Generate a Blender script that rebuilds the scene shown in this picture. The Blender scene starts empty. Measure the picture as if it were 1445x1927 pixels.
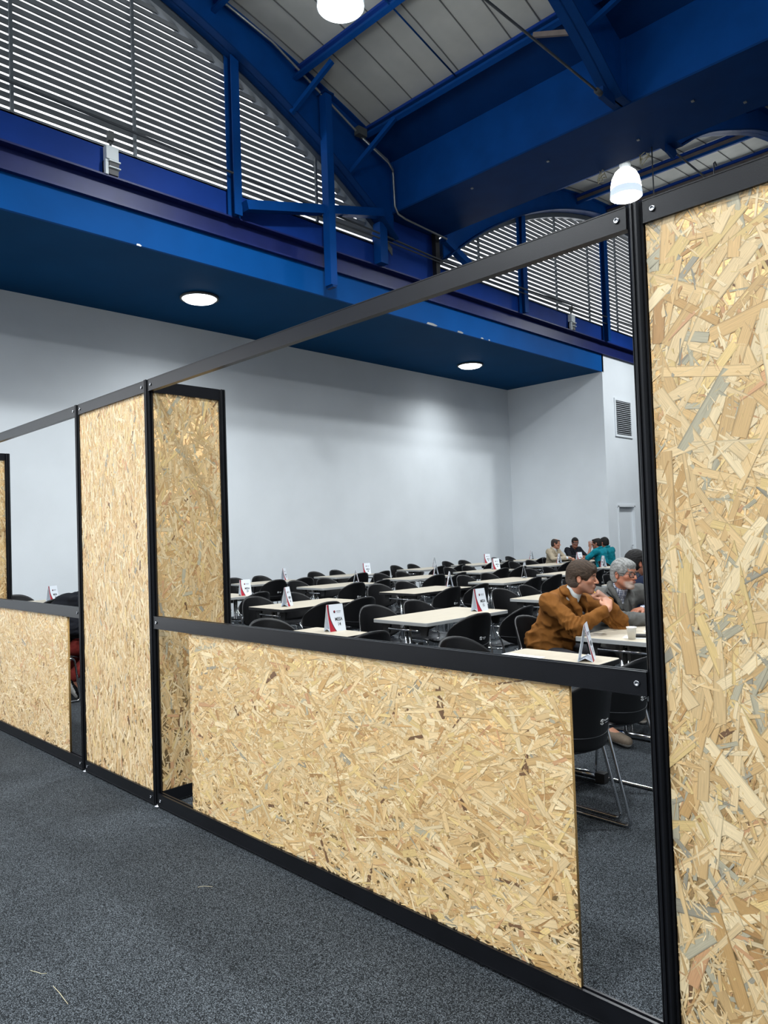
import bpy, bmesh, math, random
import numpy as np
from mathutils import Vector, Matrix

# ------------------------------------------------------------------ camera, world, light, exposure
S = bpy.context.scene
COL = S.collection
F_PX, YAW, PITCH, ROLL, CAM_H = 1370.78, math.radians(44.8094), math.radians(1.75338), math.radians(-1.94871), 1.54
fw = Vector((-math.sin(YAW) * math.cos(PITCH), math.cos(YAW) * math.cos(PITCH), math.sin(PITCH)))
rt = Vector((math.cos(YAW), math.sin(YAW), 0)); up = rt.cross(fw)
r2 = rt * math.cos(ROLL) + up * math.sin(ROLL); u2 = -rt * math.sin(ROLL) + up * math.cos(ROLL)
cd = bpy.data.cameras.new('camera'); cam = bpy.data.objects.new('camera', cd); COL.objects.link(cam)
cd.sensor_fit = 'HORIZONTAL'; cd.sensor_width = 36.0; cd.lens = 36.0 * F_PX / 1445.0
cd.clip_start = 0.05; cd.clip_end = 200
mw = Matrix.Identity(4)
for i in range(3):
    mw[i][0], mw[i][1], mw[i][2] = r2[i], u2[i], -fw[i]
mw[2][3] = CAM_H
cam.matrix_world = mw
S.camera = cam
SKY = 2.6
LAMP_W, SPOT_W = 295.0, 400.0
LAMP_COL = (0.93, 0.98, 1.0)
w = bpy.data.worlds.new('overcast_sky'); S.world = w; w.use_nodes = True
bg = w.node_tree.nodes['Background']; bg.inputs[0].default_value = (0.93, 0.96, 1.0, 1); bg.inputs[1].default_value = SKY
S.view_settings.view_transform = 'Standard'; S.view_settings.look = 'None'
S.view_settings.gamma = 1.0; S.view_settings.use_curve_mapping = False
S.view_settings.exposure = 0.0

# ------------------------------------------------------------------ helpers
rng = np.random.default_rng(7)
random.seed(7)

def lin(c):
    return tuple(((v / 255 + 0.055) / 1.055) ** 2.4 if v > 10.3 else v / 255 / 12.92 for v in c)

MATS = {}
def mat(name, col=(200, 200, 200), rough=0.5, metal=0.0, noise=None, bump=None, emit=None, spec=0.5, attr=None, stretch=None, alpha=None, coat=0):
    """noise=(scale, amount 0..1, detail); bump=(scale, strength); emit=(colour, strength)"""
    m = bpy.data.materials.new(name); m.use_nodes = True
    nt = m.node_tree; b = nt.nodes['Principled BSDF']
    c = (*lin(col), 1)
    b.inputs['Base Color'].default_value = c
    b.inputs['Roughness'].default_value = rough; b.inputs['Metallic'].default_value = metal
    b.inputs['Specular IOR Level'].default_value = spec
    if coat: b.inputs['Coat Weight'].default_value = coat
    co = None
    if noise or bump:
        tc = nt.nodes.new('ShaderNodeTexCoord'); co = tc.outputs['Object']
        if stretch:
            mp = nt.nodes.new('ShaderNodeMapping'); mp.inputs['Scale'].default_value = stretch
            nt.links.new(co, mp.inputs[0]); co = mp.outputs[0]
    src = None
    if attr:
        at = nt.nodes.new('ShaderNodeAttribute'); at.attribute_name = attr; src = at.outputs['Color']
        nt.links.new(src, b.inputs['Base Color'])
    if noise:
        n = nt.nodes.new('ShaderNodeTexNoise'); n.inputs['Scale'].default_value = noise[0]
        n.inputs['Detail'].default_value = noise[2] if len(noise) > 2 else 3
        nt.links.new(co, n.inputs['Vector'])
        mr = nt.nodes.new('ShaderNodeMapRange'); a = noise[1]
        mr.inputs['From Min'].default_value = 0.3; mr.inputs['From Max'].default_value = 0.7
        mr.inputs['To Min'].default_value = 1 - a; mr.inputs['To Max'].default_value = 1 + a
        nt.links.new(n.outputs['Fac'], mr.inputs['Value'])
        mx = nt.nodes.new('ShaderNodeVectorMath'); mx.operation = 'MULTIPLY'
        if src: nt.links.new(src, mx.inputs[0])
        else: mx.inputs[0].default_value = c[:3]
        nt.links.new(mr.outputs[0], mx.inputs[1]); nt.links.new(mx.outputs[0], b.inputs['Base Color'])
    if bump:
        n2 = nt.nodes.new('ShaderNodeTexNoise'); n2.inputs['Scale'].default_value = bump[0]; n2.inputs['Detail'].default_value = 4
        nt.links.new(co, n2.inputs['Vector'])
        bp = nt.nodes.new('ShaderNodeBump'); bp.inputs['Strength'].default_value = bump[1]; bp.inputs['Distance'].default_value = 0.01
        nt.links.new(n2.outputs['Fac'], bp.inputs['Height']); nt.links.new(bp.outputs[0], b.inputs['Normal'])
    if emit:
        b.inputs['Emission Color'].default_value = (*emit[0], 1); b.inputs['Emission Strength'].default_value = emit[1]
    if alpha is not None:
        b.inputs['Alpha'].default_value = alpha
    MATS[name] = m
    return m

class MB:
    def __init__(s): s.v = []; s.f = []; s.m = []; s.sm = []
    def add(s, vs, fs, mi=0, smooth=False, M=None):
        o = len(s.v)
        if M is not None: vs = [M @ Vector(v) for v in vs]
        s.v += [tuple(v) for v in vs]; s.f += [tuple(i + o for i in f) for f in fs]
        s.m += [mi] * len(fs); s.sm += [smooth] * len(fs); return s
    def box(s, a, b, mi=0, M=None):
        x0, y0, z0 = a; x1, y1, z1 = b
        vs = [(x0, y0, z0), (x1, y0, z0), (x1, y1, z0), (x0, y1, z0), (x0, y0, z1), (x1, y0, z1), (x1, y1, z1), (x0, y1, z1)]
        return s.add(vs, [(0, 3, 2, 1), (4, 5, 6, 7), (0, 1, 5, 4), (1, 2, 6, 5), (2, 3, 7, 6), (3, 0, 4, 7)], mi, False, M)
    def bar(s, p, q, wd, ht, mi=0, upv=(0, 0, 1)):
        p, q = Vector(p), Vector(q); d = (q - p); L = d.length; d.normalize()
        sd = d.cross(Vector(upv)); sd.normalize(); u = sd.cross(d)
        M = Matrix((( *(d[0], sd[0], u[0]), p[0]), (d[1], sd[1], u[1], p[1]), (d[2], sd[2], u[2], p[2]), (0, 0, 0, 1)))
        return s.box((0, -wd / 2, -ht / 2), (L, wd / 2, ht / 2), mi, M)
    def tube(s, pts, r, n=8, mi=0, caps=True):
        pts = [Vector(p) for p in pts]; rs = r if isinstance(r, (list, tuple)) else [r] * len(pts)
        vs = []; fs = []; pu = None
        for i, p in enumerate(pts):
            d = (pts[min(i + 1, len(pts) - 1)] - pts[max(i - 1, 0)]).normalized()
            if pu is None:
                pu = Vector((0, 0, 1)) if abs(d.z) < 0.9 else Vector((1, 0, 0))
            a = d.cross(pu).normalized(); b = a.cross(d).normalized(); pu = b
            for k in range(n):
                t = 2 * math.pi * k / n
                vs.append(p + (a * math.cos(t) + b * math.sin(t)) * rs[i])
        for i in range(len(pts) - 1):
            for k in range(n):
                k2 = (k + 1) % n
                fs.append((i * n + k, i * n + k2, (i + 1) * n + k2, (i + 1) * n + k))
        if caps:
            fs.append(tuple(range(n))[::-1]); fs.append(tuple((len(pts) - 1) * n + k for k in range(n)))
        return s.add(vs, fs, mi, True)
    def lathe(s, prof, n=24, c=(0, 0, 0), mi=0, smooth=True, M=None):
        vs = []; fs = []
        for r, z in prof:
            for k in range(n):
                t = 2 * math.pi * k / n; vs.append((c[0] + r * math.cos(t), c[1] + r * math.sin(t), c[2] + z))
        for i in range(len(prof) - 1):
            for k in range(n):
                k2 = (k + 1) % n; fs.append((i * n + k, i * n + k2, (i + 1) * n + k2, (i + 1) * n + k))
        return s.add(vs, fs, mi, smooth, M)
    def prism(s, poly, axis, a, b, mi=0, smooth=False):
        """poly: 2D points; extruded along axis from a to b (x: poly=(y,z); y: poly=(x,z); z: poly=(x,y))"""
        n = len(poly)
        def P(q, t):
            return (t, q[0], q[1]) if axis == 'x' else (q[0], t, q[1]) if axis == 'y' else (q[0], q[1], t)
        vs = [P(q, a) for q in poly] + [P(q, b) for q in poly]
        fs = [(i, (i + 1) % n, (i + 1) % n + n, i + n) for i in range(n)]
        s.add(vs, fs, mi, smooth); o = len(s.v) - 2 * n
        s.f += [tuple(o + i for i in range(n))[::-1], tuple(o + n + i for i in range(n))]; s.m += [mi, mi]; s.sm += [False, False]
        return s
    def mesh(s, name, mats, fix=True):
        me = bpy.data.meshes.new(name); me.from_pydata(s.v, [], s.f); 
        for m in mats: me.materials.append(MATS[m] if isinstance(m, str) else m)
        me.polygons.foreach_set('material_index', s.m); me.polygons.foreach_set('use_smooth', s.sm)
        if fix:
            bm = bmesh.new(); bm.from_mesh(me); bmesh.ops.recalc_face_normals(bm, faces=bm.faces); bm.to_mesh(me); bm.free()
        me.update(); return me
    def build(s, name, mats, parent=None, fix=True, **kw):
        if isinstance(mats, str): mats = [mats]
        return link(name, s.mesh(name, mats, fix), parent, **kw)

def link(name, data, parent=None, loc=None, rz=None, label=None, cat=None, group=None, kind=None):
    o = bpy.data.objects.new(name, data); COL.objects.link(o)
    if parent is not None: o.parent = parent
    if loc is not None: o.location = loc
    if rz is not None: o.rotation_euler = (0, 0, rz)
    if label: o['label'] = label
    if cat: o['category'] = cat
    if group: o['group'] = group
    if kind: o['kind'] = kind
    return o

def thing(name, label, cat, loc=(0, 0, 0), rz=0, group=None, kind=None):
    return link(name, None, None, loc, rz, label, cat, group, kind)

def kids(o, _c={}):
    return [c for c in COL.objects if c.parent == o]

def dup(tree, loc, rz, label, group=None):
    """tree = (root, [(child, [grandchildren])])"""
    r = tree[0].copy(); COL.objects.link(r); r.location = loc; r.rotation_euler = (0, 0, rz); r['label'] = label
    if group: r['group'] = group
    for ch, gs in tree[1]:
        c = ch.copy(); COL.objects.link(c); c.parent = r
        for g in gs:
            d = g.copy(); COL.objects.link(d); d.parent = c
    return r

# ------------------------------------------------------------------ materials
mat('white_paint', (214, 219, 223), 0.85, noise=(1.3, 0.03), bump=(60, 0.08))
mat('carpet', (66, 70, 75), 0.95, spec=0.1)
mat('hall_dark', (158, 162, 168), 0.8, noise=(1.0, .08))
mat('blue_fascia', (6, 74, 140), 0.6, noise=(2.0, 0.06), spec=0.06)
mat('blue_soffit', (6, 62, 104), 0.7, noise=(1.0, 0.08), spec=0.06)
mat('blue_panel', (24, 58, 134), 0.5, noise=(2.0, 0.08), spec=0.06)
mat('blue_navy', (24, 36, 92), 0.45, noise=(3.0, 0.15), spec=0.3)
mat('blue_steel', (8, 62, 126), 0.5, noise=(2.5, 0.10), spec=0.06)
mat('blue_dark', (8, 48, 98), 0.5, noise=(2.5, 0.10), spec=0.06)
mat('brown_web', (108, 98, 92), 0.7, noise=(4.0, 0.15))
mat('roof_sheet', (172, 172, 165), 0.6, noise=(1.8, 0.10))
mat('roof_rib', (96, 96, 94), 0.7)
mat('louver_grey', (122, 124, 124), 0.55, noise=(3, 0.08))
mat('frame_grey', (96, 102, 106), 0.5, metal=0.3)
mat('galv', (150, 152, 150), 0.4, metal=0.7)
mat('black_alu', (14, 15, 19), 0.30, spec=0.38, bump=(420, 0.05), noise=(9, 0.18))
mat('black_groove', (6, 6, 8), 0.6)
mat('bolt_steel', (190, 192, 196), 0.25, metal=1.0)
mat('osb_base', (206, 168, 114), 0.8, noise=(160, 0.2))
mat('osb_edge', (150, 118, 66), 0.9, noise=(220, 0.3))
mat('black_plastic', (9, 9, 11), 0.40, spec=0.38, bump=(700, 0.03))
mat('seat_plastic', (24, 25, 28), 0.26, spec=0.55)
mat('seam_grey', (62, 64, 68), 0.5)
mat('logo_white', (196, 198, 200), 0.6)
mat('chrome', (205, 207, 210), 0.14, metal=1.0)
mat('laminate', (182, 172, 154), 0.42, noise=(5.0, 0.05), stretch=(6, 1, 1))
mat('edge_band', (150, 152, 152), 0.5)
mat('edge_black', (20, 20, 22), 0.5)
mat('black_cap', (12, 12, 13), 0.6)
mat('card', (222, 228, 236), 0.55)
mat('card_grey', (168, 178, 192), 0.6)
mat('sign_red', (168, 28, 48), 0.5)
mat('sign_dark', (70, 30, 40), 0.5)
mat('ink', (18, 18, 22), 0.6)
mat('ink_grey', (110, 112, 120), 0.6)
mat('paper', (236, 238, 240), 0.7)
mat('paper_cup', (242, 240, 234), 0.5)
mat('phone_black', (14, 14, 16), 0.3)
mat('red_item', (130, 30, 48), 0.5)
mat('vent_dark', (40, 42, 44), 0.8)
mat('lamp_glow', (240, 246, 250), 0.4, emit=((0.92, 0.97, 1.0), 25.0))
mat('down_glow', (250, 252, 255), 0.4, emit=((0.93, 0.98, 1.0), 6.0))
mat('lamp_glass', (220, 235, 245), 0.3, emit=((0.78, 0.90, 1.0), .8))
mat('lamp_body', (70, 73, 72), 0.6)
mat('cable', (58, 62, 66), 0.6)
mat('rope', (190, 182, 150), 0.8)
mat('device_white', (214, 220, 220), 0.5)
mat('device_dark', (34, 36, 40), 0.5)

def carpet_nodes():
    m = MATS['carpet']; nt = m.node_tree; b = nt.nodes['Principled BSDF']
    tc = nt.nodes.new('ShaderNodeTexCoord')
    def nz(sc, det):
        n = nt.nodes.new('ShaderNodeTexNoise'); n.inputs['Scale'].default_value = sc; n.inputs['Detail'].default_value = det; n.inputs['Roughness'].default_value = .68
        nt.links.new(tc.outputs['Object'], n.inputs['Vector']); return n.outputs['Fac']
    a, c = nz(260, 6), nz(2.2, 4)
    vo = nt.nodes.new('ShaderNodeTexVoronoi'); vo.inputs['Scale'].default_value = 300; nt.links.new(tc.outputs['Object'], vo.inputs['Vector'])
    sx = nt.nodes.new('ShaderNodeSeparateXYZ'); nt.links.new(vo.outputs['Color'], sx.inputs[0])
    ml = nt.nodes.new('ShaderNodeMapRange'); ml.inputs['To Min'].default_value = -.13; ml.inputs['To Max'].default_value = .13; nt.links.new(sx.outputs[0], ml.inputs['Value'])
    ad = nt.nodes.new('ShaderNodeMath'); ad.operation = 'ADD'; nt.links.new(a, ad.inputs[0]); nt.links.new(ml.outputs[0], ad.inputs[1]); a = ad.outputs[0]
    r = nt.nodes.new('ShaderNodeValToRGB')
    e = r.color_ramp.elements
    e[0].position, e[0].color = 0.38, (*lin((14, 16, 18)), 1)
    e[1].position, e[1].color = 0.66, (*lin((98, 104, 110)), 1)
    k = e.new(0.51); k.color = (*lin((38, 41, 44)), 1)
    nt.links.new(a, r.inputs[0])
    mr = nt.nodes.new('ShaderNodeMapRange'); mr.inputs['From Min'].default_value = .3; mr.inputs['From Max'].default_value = .7
    mr.inputs['To Min'].default_value = .86; mr.inputs['To Max'].default_value = 1.14
    nt.links.new(c, mr.inputs['Value'])
    vm = nt.nodes.new('ShaderNodeVectorMath'); vm.operation = 'MULTIPLY'
    nt.links.new(r.outputs[0], vm.inputs[0]); nt.links.new(mr.outputs[0], vm.inputs[1])
    nt.links.new(vm.outputs[0], b.inputs['Base Color'])
carpet_nodes()

def strand_mat():
    m = bpy.data.materials.new('osb_strand'); m.use_nodes = True; nt = m.node_tree; b = nt.nodes['Principled BSDF']
    b.inputs['Roughness'].default_value = 0.52; b.inputs['Specular IOR Level'].default_value = 0.5
    at = nt.nodes.new('ShaderNodeAttribute'); at.attribute_name = 'Col'
    uv = nt.nodes.new('ShaderNodeUVMap'); uv.uv_map = 'UVMap'
    mp = nt.nodes.new('ShaderNodeMapping'); mp.inputs['Scale'].default_value = (14, 520, 1)
    nt.links.new(uv.outputs[0], mp.inputs[0])
    n = nt.nodes.new('ShaderNodeTexNoise'); n.inputs['Scale'].default_value = 1.0; n.inputs['Detail'].default_value = 3
    nt.links.new(mp.outputs[0], n.inputs['Vector'])
    mr = nt.nodes.new('ShaderNodeMapRange'); mr.inputs['From Min'].default_value = .3; mr.inputs['From Max'].default_value = .7
    mr.inputs['To Min'].default_value = .80; mr.inputs['To Max'].default_value = 1.12
    nt.links.new(n.outputs['Fac'], mr.inputs['Value'])
    vm = nt.nodes.new('ShaderNodeVectorMath'); vm.operation = 'MULTIPLY'
    nt.links.new(at.outputs['Color'], vm.inputs[0]); nt.links.new(mr.outputs[0], vm.inputs[1])
    ue = nt.nodes.new('ShaderNodeUVMap'); ue.uv_map = 'Edge'          # thin glue line along each strand's rim
    ab = nt.nodes.new('ShaderNodeVectorMath'); ab.operation = 'ABSOLUTE'; nt.links.new(ue.outputs[0], ab.inputs[0])
    sp = nt.nodes.new('ShaderNodeSeparateXYZ'); nt.links.new(ab.outputs[0], sp.inputs[0])
    ed = nt.nodes.new('ShaderNodeMapRange'); ed.interpolation_type = 'SMOOTHSTEP'
    for k_, v_ in (('From Min', .36), ('From Max', .5), ('To Min', 1.0), ('To Max', .62)): ed.inputs[k_].default_value = v_
    nt.links.new(sp.outputs['Y'], ed.inputs['Value'])
    v2 = nt.nodes.new('ShaderNodeVectorMath'); v2.operation = 'MULTIPLY'
    nt.links.new(vm.outputs[0], v2.inputs[0]); nt.links.new(ed.outputs[0], v2.inputs[1])
    nt.links.new(v2.outputs[0], b.inputs['Base Color'])
    MATS['osb_strand'] = m
strand_mat()

# ------------------------------------------------------------------ the hall: floor, walls, aisle ceiling
WX, DX, DY, ZS = -12.5, -9.44, 17.97, 5.70        # far wall, fascia plane, recess end, aisle ceiling height
Y0, Y1, X1 = -9.0, 29.5, 7.0
MB().box((WX - .2, Y0, -.12), (X1, Y1, 0)).build('floor', 'carpet', kind='structure', label='dark grey speckled felt carpet of the hall', cat='floor')
MB().box((WX - .2, -1.2, 0), (WX, DY + .2, ZS + .3)).box((WX - .2, Y0, 5.2), (WX, -1.2, ZS + .3)).build('wall_left', 'white_paint', kind='structure', label='tall white painted wall behind the rows of tables', cat='wall')
MB().box((WX, DY, 0), (DX - .2, DY + .2, ZS + .3)).build('wall_back', 'white_paint', kind='structure', label='white end wall of the recess under the blue ceiling', cat='wall')
wn = MB()
DYa, DYb, DZ = 18.51, 19.51, 2.10
wn.box((DX - .2, DY, 0), (DX, DYa, 6.16)).box((DX - .2, DYa, DZ), (DX, DYb, 6.16)).box((DX - .2, DYb, 0), (DX, Y1, 6.16))
wn.build('wall_corner', 'white_paint', kind='structure', label='white wall with vent grille and door beyond the recess', cat='wall')
dr = MB().box((DX - .10, DYa, 0), (DX - .06, DYb, DZ)).build('door_1', 'white_paint', kind='structure', label='plain white door set flush in the white wall', cat='door')
MB().box((DX - .06, DYa, 0), (DX + .02, DYa + .05, DZ)).box((DX - .06, DYb - .05, 0), (DX + .02, DYb, DZ)).box((DX - .06, DYa - .03, DZ - .03), (DX + .02, DYb + .03, DZ + .04)).build('door_frame', 'white_paint', dr)
MB().tube([(DX - .06, DYb - .12, 1.0), (DX - .02, DYb - .12, 1.0), (DX - .02, DYb - .22, 1.0)], .009, 8).build('handle', 'chrome', dr)
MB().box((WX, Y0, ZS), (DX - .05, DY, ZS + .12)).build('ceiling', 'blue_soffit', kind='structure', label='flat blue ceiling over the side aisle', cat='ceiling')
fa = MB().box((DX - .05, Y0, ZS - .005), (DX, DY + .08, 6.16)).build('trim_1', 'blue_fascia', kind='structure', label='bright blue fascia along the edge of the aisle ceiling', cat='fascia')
for (y, z, a, b) in [(11.05, 5.715, .34, .05), (11.95, 5.712, .2, .04), (12.7, 5.71, .1, .03), (12.95, 5.712, .05, .03), (4.82, 5.7, .08, .03)]:
    MB().prism([(y - a / 2, z - b * .4), (y + a * .3, z - b * .5), (y + a / 2, z), (y + a * .1, z + b * .5), (y - a * .4, z + b * .4)], 'x', DX, DX + .006).build('paint_chip', 'galv', fa)
ed = thing('trim_2', 'dark blue steel edge beam running above the fascia', 'beam', kind='structure')
MB().box((DX - .1, Y0, 6.16), (DX + .07, Y1, 6.185)).build('lower_flange', 'blue_navy', ed)
MB().box((DX - .1, Y0, 6.185), (DX - .06, Y1, 6.50)).build('web', 'blue_navy', ed)
MB().box((DX - .1, Y0, 6.50), (DX + .08, Y1, 6.525)).build('upper_flange', 'blue_navy', ed)
ZL = 6.94
MB().box((DX - .06, Y0, 6.525), (DX, Y1, ZL)).build('wall_upper', 'blue_panel', kind='structure', label='violet blue panel strip under the louvered windows', cat='wall')

for nm_, bx in (('wall_right', ((X1, Y0, 0), (X1 + .2, Y1, 10.6))), ('wall_front', ((-8.6, Y0 - .2, 0), (X1, Y0, 10.6))), ('wall_far', ((DX, Y1, 0), (X1, Y1 + .2, 10.6)))):
    MB().box(*bx).build(nm_, 'hall_dark', kind='structure', label=f'plain grey hall wall outside the picture, {nm_[5:]} side', cat='wall')
# vent grille
v = thing('vent_grille', 'white louvered vent grille high on the white wall', 'vent', (DX, 19.05, 4.53))
MB().box((.0, -.5, -.53), (.03, -.44, .53)).box((0, .44, -.53), (.03, .5, .53)).box((0, -.44, .47), (.03, .44, .53)).box((0, -.44, -.53), (.03, .44, -.47)).build('frame', 'white_paint', v)
MB().box((.001, -.44, -.47), (.004, .44, .47)).build('backing', 'vent_dark', v)
slm = MB().add([(.004, -.44, .0), (.026, -.44, -.006), (.026, .44, -.006), (.004, .44, .0), (.004, -.44, .010), (.028, -.44, .005), (.028, .44, .005), (.004, .44, .010)],
               [(0, 1, 2, 3), (7, 6, 5, 4), (0, 4, 5, 1), (1, 5, 6, 2), (2, 6, 7, 3), (3, 7, 4, 0)]).mesh('slat', ['white_paint'])
for k in range(17):
    link('slat', slm, v, (0, 0, -.435 + k * .0545))

# ------------------------------------------------------------------ vaulted roof bays
HB = 9.23                                   # half bay between valley beam centres
YV = 10.55                                  # the valley beam in view
BAYS = [YV - HB, YV + HB]
def zin(d): return -3.9 + math.sqrt(13.85 ** 2 - (HB - d) ** 2)      # rafter underside, d from the valley line
def zout(d): return -12.6 + math.sqrt(22.85 ** 2 - (HB - d) ** 2)    # roof line
def arcpts(yc, f, n=44, d0=.72, off=0.0):
    return [(yc + (-HB + d0) + (2 * (HB - d0)) * i / n, f(HB - abs(-HB + d0 + 2 * (HB - d0) * i / n)) + off) for i in range(n + 1)]
def ribbon(mb, pts, pts2, x0, x1, mi=0):
    """solid between two yz polylines, from x0 to x1"""
    n = len(pts); vs = []
    for (y, z), (y2, z2) in zip(pts, pts2):
        vs += [(x0, y, z), (x1, y, z), (x1, y2, z2), (x0, y2, z2)]
    fs = []
    for i in range(n - 1):
        a, b = i * 4, (i + 1) * 4
        for k in range(4):
            k2 = (k + 1) % 4; fs.append((a + k, a + k2, b + k2, b + k))
    fs += [(0, 1, 2, 3), tuple((n - 1) * 4 + k for k in (3, 2, 1, 0))]
    return mb.add(vs, fs, mi)

FR = [-9.26, -4.66, -0.06, 4.54]
names = ['nearer bay', 'farther bay']
fl = ['against the louvered wall', 'next out from the louvered wall', 'over the partition', 'farthest out in the hall']
for bi, yc in enumerate(BAYS):
    out = arcpts(yc, zout)
    for fi, x in enumerate(FR):
        zi = zin if fi == 0 else (lambda d: max(zin(d) + .30 * (1 - math.exp(-(max(0.0, 4.2 - d) / 2.2) ** 2.2)), 7.53))
        inn = arcpts(yc, zi, 60) if fi else arcpts(yc, zi)
        out = arcpts(yc, zout, len(inn) - 1)
        r = thing('roof_rafter', f'deep arched blue steel rafter of the {names[bi]}, {fl[fi]}', 'rafter', kind='structure')
        ribbon(MB(), inn, out, x - .012, x + .012).build('web', 'blue_steel', r)
        ribbon(MB(), inn, arcpts(yc, zi, len(inn) - 1, off=.03), x - .13, x + .13).build('lower_flange', 'blue_dark', r)
        ribbon(MB(), arcpts(yc, zout, len(inn) - 1, off=-.025), out, x - .11, x + .11).build('upper_flange', 'blue_steel', r)
    # purlins: channels with a grey-brown web
    PD = [1.45, 2.95, 4.5, 6.1, 7.7]
    for pi, d in enumerate(PD + [HB] + PD[::-1]):
        side = -1 if pi < 5 else 1
        y = yc - HB + d if pi <= 5 else yc + HB - d
        z = zout(d) - .03
        slope = math.atan2(zout(d + .1) - zout(d - .1), .2) * (1 if pi < 5 else -1 if pi > 5 else 0)
        p = thing('roof_purlin', f'blue channel purlin in the {names[bi]}, {"number %d up from its nearer edge" % (pi + 1)}', 'purlin', (0, y, z), kind='structure')
        p.rotation_euler = (slope, 0, 0)
        MB().box((-9.44, .02, -.16), (X1, .04, -.06)).build('web', 'brown_web', p)
        MB().box((-9.44, -.04, -.06), (X1, .04, .0)).box((-9.44, .02, -.06), (X1, .042, -.05)).build('upper_flange', 'blue_panel', p)
        MB().box((-9.44, -.04, -.22), (X1, .04, -.16)).build('lower_flange', 'blue_steel', p)
    # roof sheets: every 0.5 m strip one piece
    rf = thing('roof', f'grey sheet metal vault of the {names[bi]}', 'roof', kind='structure')
    o1, o2 = arcpts(yc, zout, 30), arcpts(yc, zout, 30, off=.03)
    sheet = ribbon(ribbon(MB(), o1, o2, 0, .506), arcpts(yc, zout, 30, off=-.014), o1, 0, .014, 1).mesh('roof_panel', ['roof_sheet', 'roof_rib'])
    k = 0; x = -9.55
    while x < X1:
        link('roof_panel', sheet, rf, (x, 0, 0.001 * (k % 2))); x += .505; k += 1
# valley box beams with gutter plates
for vi, yv in enumerate([YV - 2 * HB, YV, YV + 2 * HB]):
    lab = ['behind the viewpoint', 'crossing overhead between the two bays', 'at the far side of the farther bay'][vi]
    bmv = thing('valley_beam', f'deep blue box beam {lab}', 'beam', kind='structure')
    MB().box((-9.7, yv - .74, 7.55), (X1, yv - .72, 8.52)).build('web', 'blue_steel', bmv)
    MB().box((-9.7, yv + .72, 7.55), (X1, yv + .74, 8.52)).build('web', 'blue_steel', bmv)
    MB().box((-9.7, yv - .75, 7.52), (X1, yv + .75, 7.55)).build('bottom_plate', 'blue_dark', bmv)
    for sg in (-1, 1):
        ya, yb = yv + sg * .74, yv + sg * 1.5
        g = MB().add([(-9.44, ya, 8.50), (X1, ya, 8.50), (X1, yb, zout(1.5) - .10), (-9.44, yb, zout(1.5) - .10), (-9.44, ya, 8.53), (X1, ya, 8.53), (X1, yb, zout(1.5) - .07), (-9.44, yb, zout(1.5) - .07)],
                     [(0, 1, 2, 3), (7, 6, 5, 4), (0, 4, 5, 1), (1, 5, 6, 2), (2, 6, 7, 3), (3, 7, 4, 0)])
        g.build('gutter_plate', 'blue_dark', bmv)
        for x in FR:
            MB().box((x - .09, yv + sg * .75 - .008, 7.55), (x + .09, yv + sg * .75 + .008, 8.5)).build('stiffener', 'blue_steel', bmv)
    if vi == 1:
        for (x, y) in [(-6.2, 10.3), (-4.9, 10.8), (-3.9, 10.4), (-3.4, 11.0), (-7.6, 10.1)]:
            MB().box((x - .02, y - .02, 7.505), (x + .02, y + .02, 7.52)).build('bolt', 'galv', bmv)
# end of the valley beam: posts down to the edge beam, panel between
MB().box((-9.40, 9.43, 6.525), (-9.22, 9.62, zin(1.05))).build('wall_post', 'blue_steel', kind='structure', label='short blue post under the rafter end beside the valley beam', cat='post')
MB().box((-9.36, 11.04, 6.525), (-9.26, 11.16, 7.52)).build('wall_post', 'black_groove', kind='structure', label='dark narrow post at the start of the farther louvered window', cat='post')
MB().box((DX - .06, 9.5, ZL), (DX, 11.15, 7.6)).build('wall_infill', 'blue_panel', kind='structure', label='blue infill panel between the two louvered windows below the box beam', cat='wall')

# louvered end walls
def yrange(yc, z):
    t = 13.85 ** 2 - (z + 3.9) ** 2
    if t <= 0: return None
    hw = min(math.sqrt(t), HB - .62); return yc - hw, yc + hw
def louver(wn, bi, yc):
    wd = thing(wn, ['large arched window of grey horizontal louvers in the nearer bay', 'arched window of grey horizontal louvers in the farther bay'][bi], 'window', kind='structure')
    z = ZL + .03
    while z < 9.9:
        yr = yrange(yc, z + .03)
        if yr:
            y0, y1 = yr
            # J-shaped blade: sloping plate and a thin return lip beyond a slit
            poly = [(DX - .094, z - .002), (DX - .050, z + .028), (DX - .047, z + .023), (DX - .091, z - .007)]
            lip = [(DX - .122, z + .098), (DX - .119, z + .099), (DX - .116, z + .121), (DX - .119, z + .122)]
            MB().prism(poly, 'y', y0, y1).prism(lip, 'y', y0, y1).build('blade', 'louver_grey', wd)
        z += .105
    ribbon(ribbon(MB(), arcpts(yc, zin, off=-.10, d0=.6), arcpts(yc, zin, off=.04, d0=.6), DX - .16, DX + .02), arcpts(yc, zin, off=.04, d0=.6), arcpts(yc, zin, off=.40, d0=.6), DX - .10, DX - .06).build('arch_frame', 'frame_grey', wd)
    MB().box((DX - .14, yc - HB + .6, ZL - .02), (DX + .0, yc + HB - .6, ZL + .02)).build('sill', 'frame_grey', wd)
    return wd
w1 = louver('window_1', 0, BAYS[0]); w2 = louver('window_2', 1, BAYS[1])
for wd, ys in ((w1, (-5.1, -3.5, -1.9, -.3, 1.55, 3.18, 4.80, 8.12)), (w2, (12.7, 15.85, 17.45, 19.0, 20.6, 22.2, 23.8, 25.4))):
    yc = BAYS[0] if wd is w1 else BAYS[1]
    for y in ys:
        zt = zin(HB - abs(y - yc)) - .02
        MB().box((DX - .03, y - .02, ZL), (DX + .01, y + .02, zt)).build('mullion', 'frame_grey', wd)
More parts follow.
